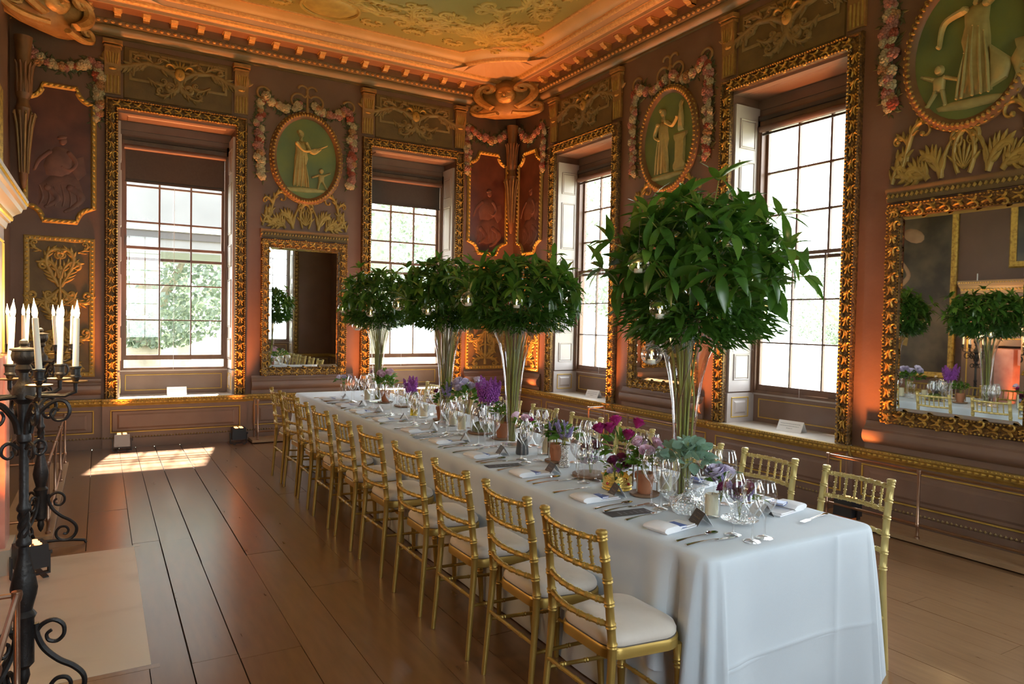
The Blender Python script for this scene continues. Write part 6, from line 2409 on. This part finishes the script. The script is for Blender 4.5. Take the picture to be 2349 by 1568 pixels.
lathed('rose_vase', 'slim clear glass vase holding magenta roses', 'vase', -3.30, -6.84, [(.001, .005), (.030, .0), (.032, .01), (.026, .06), (.030, .13), (.038, .16)], 'glass', 18, 'vase_wall')
rt = thing('magenta_roses', 'five magenta roses standing tall in the slim glass vase', 'flowers', T(-3.30, -6.84, TOP))
for k, (dx, dy, dz) in enumerate(((-.10, .05, .285), (-.055, .02, .290), (.0, .04, .325), (.085, -.04, .315), (.02, -.04, .255))):
    d = Vector((dx, dy, .25)).normalized()
    MB().tube([(0, 0, .02), (dx * .3, dy * .3, .16), (dx, dy, dz)], .0022, 5).build('stem', M_['stem'], rt)
    obj('rose_bloom', ROSE['magenta'], rt, upz((dx, dy, dz), d, k, 1.15))
rr = random.Random(77)
for k in range(26):
    d = rand_dir(rr, 0)
    obj('leaf', (SMALL, SMALLD)[k % 2], rt, aim(Vector((d.x * .07, d.y * .07, .19 + d.z * .06)), d, rr.uniform(-1, 1), .06 * rr.uniform(.7, 1.2)))


def cloche(where, x, y, r, h, inside):
    lathed('wooden_plate', 'round turned wooden plate under the glass cloche ' + where, 'plate', x, y, [(.0, .0), (r * 1.12, .0), (r * 1.22, .008), (r * 1.22, .016), (r * 1.1, .018), (.0, .018)], 'saucer', 24, 'plate')
    t = lathed('glass_cloche', 'clear glass cloche ' + where, 'cloche', x, y, [(r, .019), (r, h * .55), (r * .93, h * .76), (r * .7, h * .93), (r * .3, h * 1.0), (.008, h * 1.01), (.008, h * 1.03), (.016, h * 1.07), (.012, h * 1.12), (.0, h * 1.13)], 'glass', 24, 'dome')
    inside(x, y, r, h)


def ins_a(x, y, r, h):
    posy('cloche_posy', 'plum hydrangea and grey-green succulents under the near cloche', 'flowers', x, y, TOP + .03, r * .72, h * .7, (('plum', 4, .9, .95), ('lilac', 2, .7, .4)), 26, ROUND, .03, ((1, 3, .4),), 12)


def ins_b(x, y, r, h):
    t = thing('moss_mound', 'green moss mound with a dark stone under the middle cloche', 'moss', T(x, y, TOP + .019))
    mb = MB()
    mb.lathe([(r * .82, 0), (r * .84, .03), (r * .7, .06), (r * .4, .075), (.0, .08)], 16)
    mb.build('moss', M_['moss'], t)
    mb = MB()
    mb.lathe([(.0, .05), (.03, .06), (.038, .10), (.03, .15), (.036, .18), (.02, .21), (.0, .215)], 12)
    mb.build('stone', M_['darkstone'], t)


cloche('beside the magenta roses', -3.345, -6.64, .088, .19, ins_a)
cloche('in the middle of the table', -3.20, -5.03, .095, .28, ins_b)
cloche('glinting near the far window', -3.10, -3.22, .11, .22, lambda x, y, r, h: posy('cloche_sprig', 'pale sprig under the far cloche', 'flowers', x, y, TOP + .03, r * .6, h * .5, (('palepink', 3, .7, .9),), 12, None, .03, (), 13))

lathed('mercury_vase', 'sparkling silver waisted vase beside a terracotta pot', 'vase', -3.33, -6.35, [(.0, .002), (.034, .0), (.036, .01), (.026, .05), (.022, .08), (.027, .12), (.034, .135)], 'sparkle', 20, 'vase_wall')
posy('leafy_sprig', 'bright green leaves and lavender in the silver vase', 'flowers', -3.32, -6.33, TOP + .13, .07, .10, (), 26, None, .06, ((2, 6, 1.0),), 14)
lathed('charcoal_vase', 'charcoal ceramic bottle vase in front of the second tall vase', 'vase', -3.36, -5.90, [(.0, .0), (.042, .0), (.044, .01), (.036, .08), (.030, .13), (.032, .14), (.026, .138)], 'greyvase', 20, 'vase_wall')
posy('green_sprig', 'mixed white and green sprigs in the charcoal vase', 'flowers', -3.36, -5.90, TOP + .13, .075, .11, (('palepink', 3, .8, .9), ('magenta', 1, .7, .9)), 36, None, .045, (), 15)
lathed('plume_vase', 'clear glass cylinder vase holding purple plumes', 'vase', -3.22, -5.18, [(.001, .006), (.040, .0), (.042, .01), (.042, .24), (.045, .25)], 'glass', 20, 'vase_wall')
posy('astilbe_bunch', 'tall bunch of bright purple feathery plumes', 'flowers', -3.22, -5.18, TOP + .20, .10, .10, (), 10, SMALLD, .05, ((0, 9, 1.0), (1, 5, 1.0)), 16)
lathed('lilac_vase', 'clear glass vase under the lilac roses', 'vase', -3.18, -4.74, [(.001, .006), (.040, .0), (.044, .01), (.040, .10), (.046, .18)], 'glass', 20, 'vase_wall')
posy('lilac_roses', 'bunch of pale lilac roses with bright green leaves', 'flowers', -3.18, -4.74, TOP + .16, .15, .20, (('lilac', 10, 1.3, .95),), 60, None, .075, (), 17)
lathed('grass_glass', 'tall clear glass with wispy grass stems beside the third vase', 'vase', -3.34, -4.62, [(.001, .006), (.036, .0), (.038, .01), (.030, .10), (.04, .2)], 'glass', 18, 'vase_wall')
posy('wispy_grass', 'wispy grey-green grass rising beside the third tall vase', 'foliage', -3.30, -4.60, TOP + .15, .06, .26, (), 22, SMALLD, .035, ((2, 8, 1.1),), 18, twigs=12)
lathed('amber_bottle', 'yellow-green glass bottle beside a candle', 'bottle', -3.29, -3.86, [(.001, .004), (.034, .0), (.036, .01), (.034, .09), (.016, .115), (.014, .14), (.017, .145)], 'amber', 18, 'bottle_wall')
posy('small_astilbe', 'small dark purple plumes near the far cloche', 'flowers', -3.22, -3.62, TOP + .12, .08, .10, (), 10, SMALLD, .05, ((1, 7, 1.0),), 19)
lathed('purple_vase', 'small clear glass vase under the dark purple plumes', 'vase', -3.22, -3.62, [(.001, .006), (.034, .0), (.036, .01), (.030, .08), (.034, .13)], 'glass', 18, 'vase_wall')
lathed('far_vase', 'clear glass vase with orange flowers at the far end', 'vase', -3.12, -2.55, [(.001, .006), (.04, .0), (.042, .01), (.036, .10), (.044, .16)], 'glass', 18, 'vase_wall')
posy('far_posy', 'green and orange posy at the far end before the window', 'flowers', -3.12, -2.55, TOP + .14, .14, .18, (('palepink', 2, 1.1, 1.0),), 46, None, .07, (), 20)
posy('dried_posy', 'grey dried posy at the far-left end of the table', 'flowers', -3.42, -2.10, TOP + .12, .09, .11, (('lilac', 3, 1.0, .8),), 26, SMALLD, .045, (), 21)
lathed('dried_vase', 'clear glass vase under the dried posy at the far-left end', 'vase', -3.42, -2.10, [(.001, .006), (.034, .0), (.036, .01), (.030, .08), (.036, .13)], 'glass', 18, 'vase_wall')
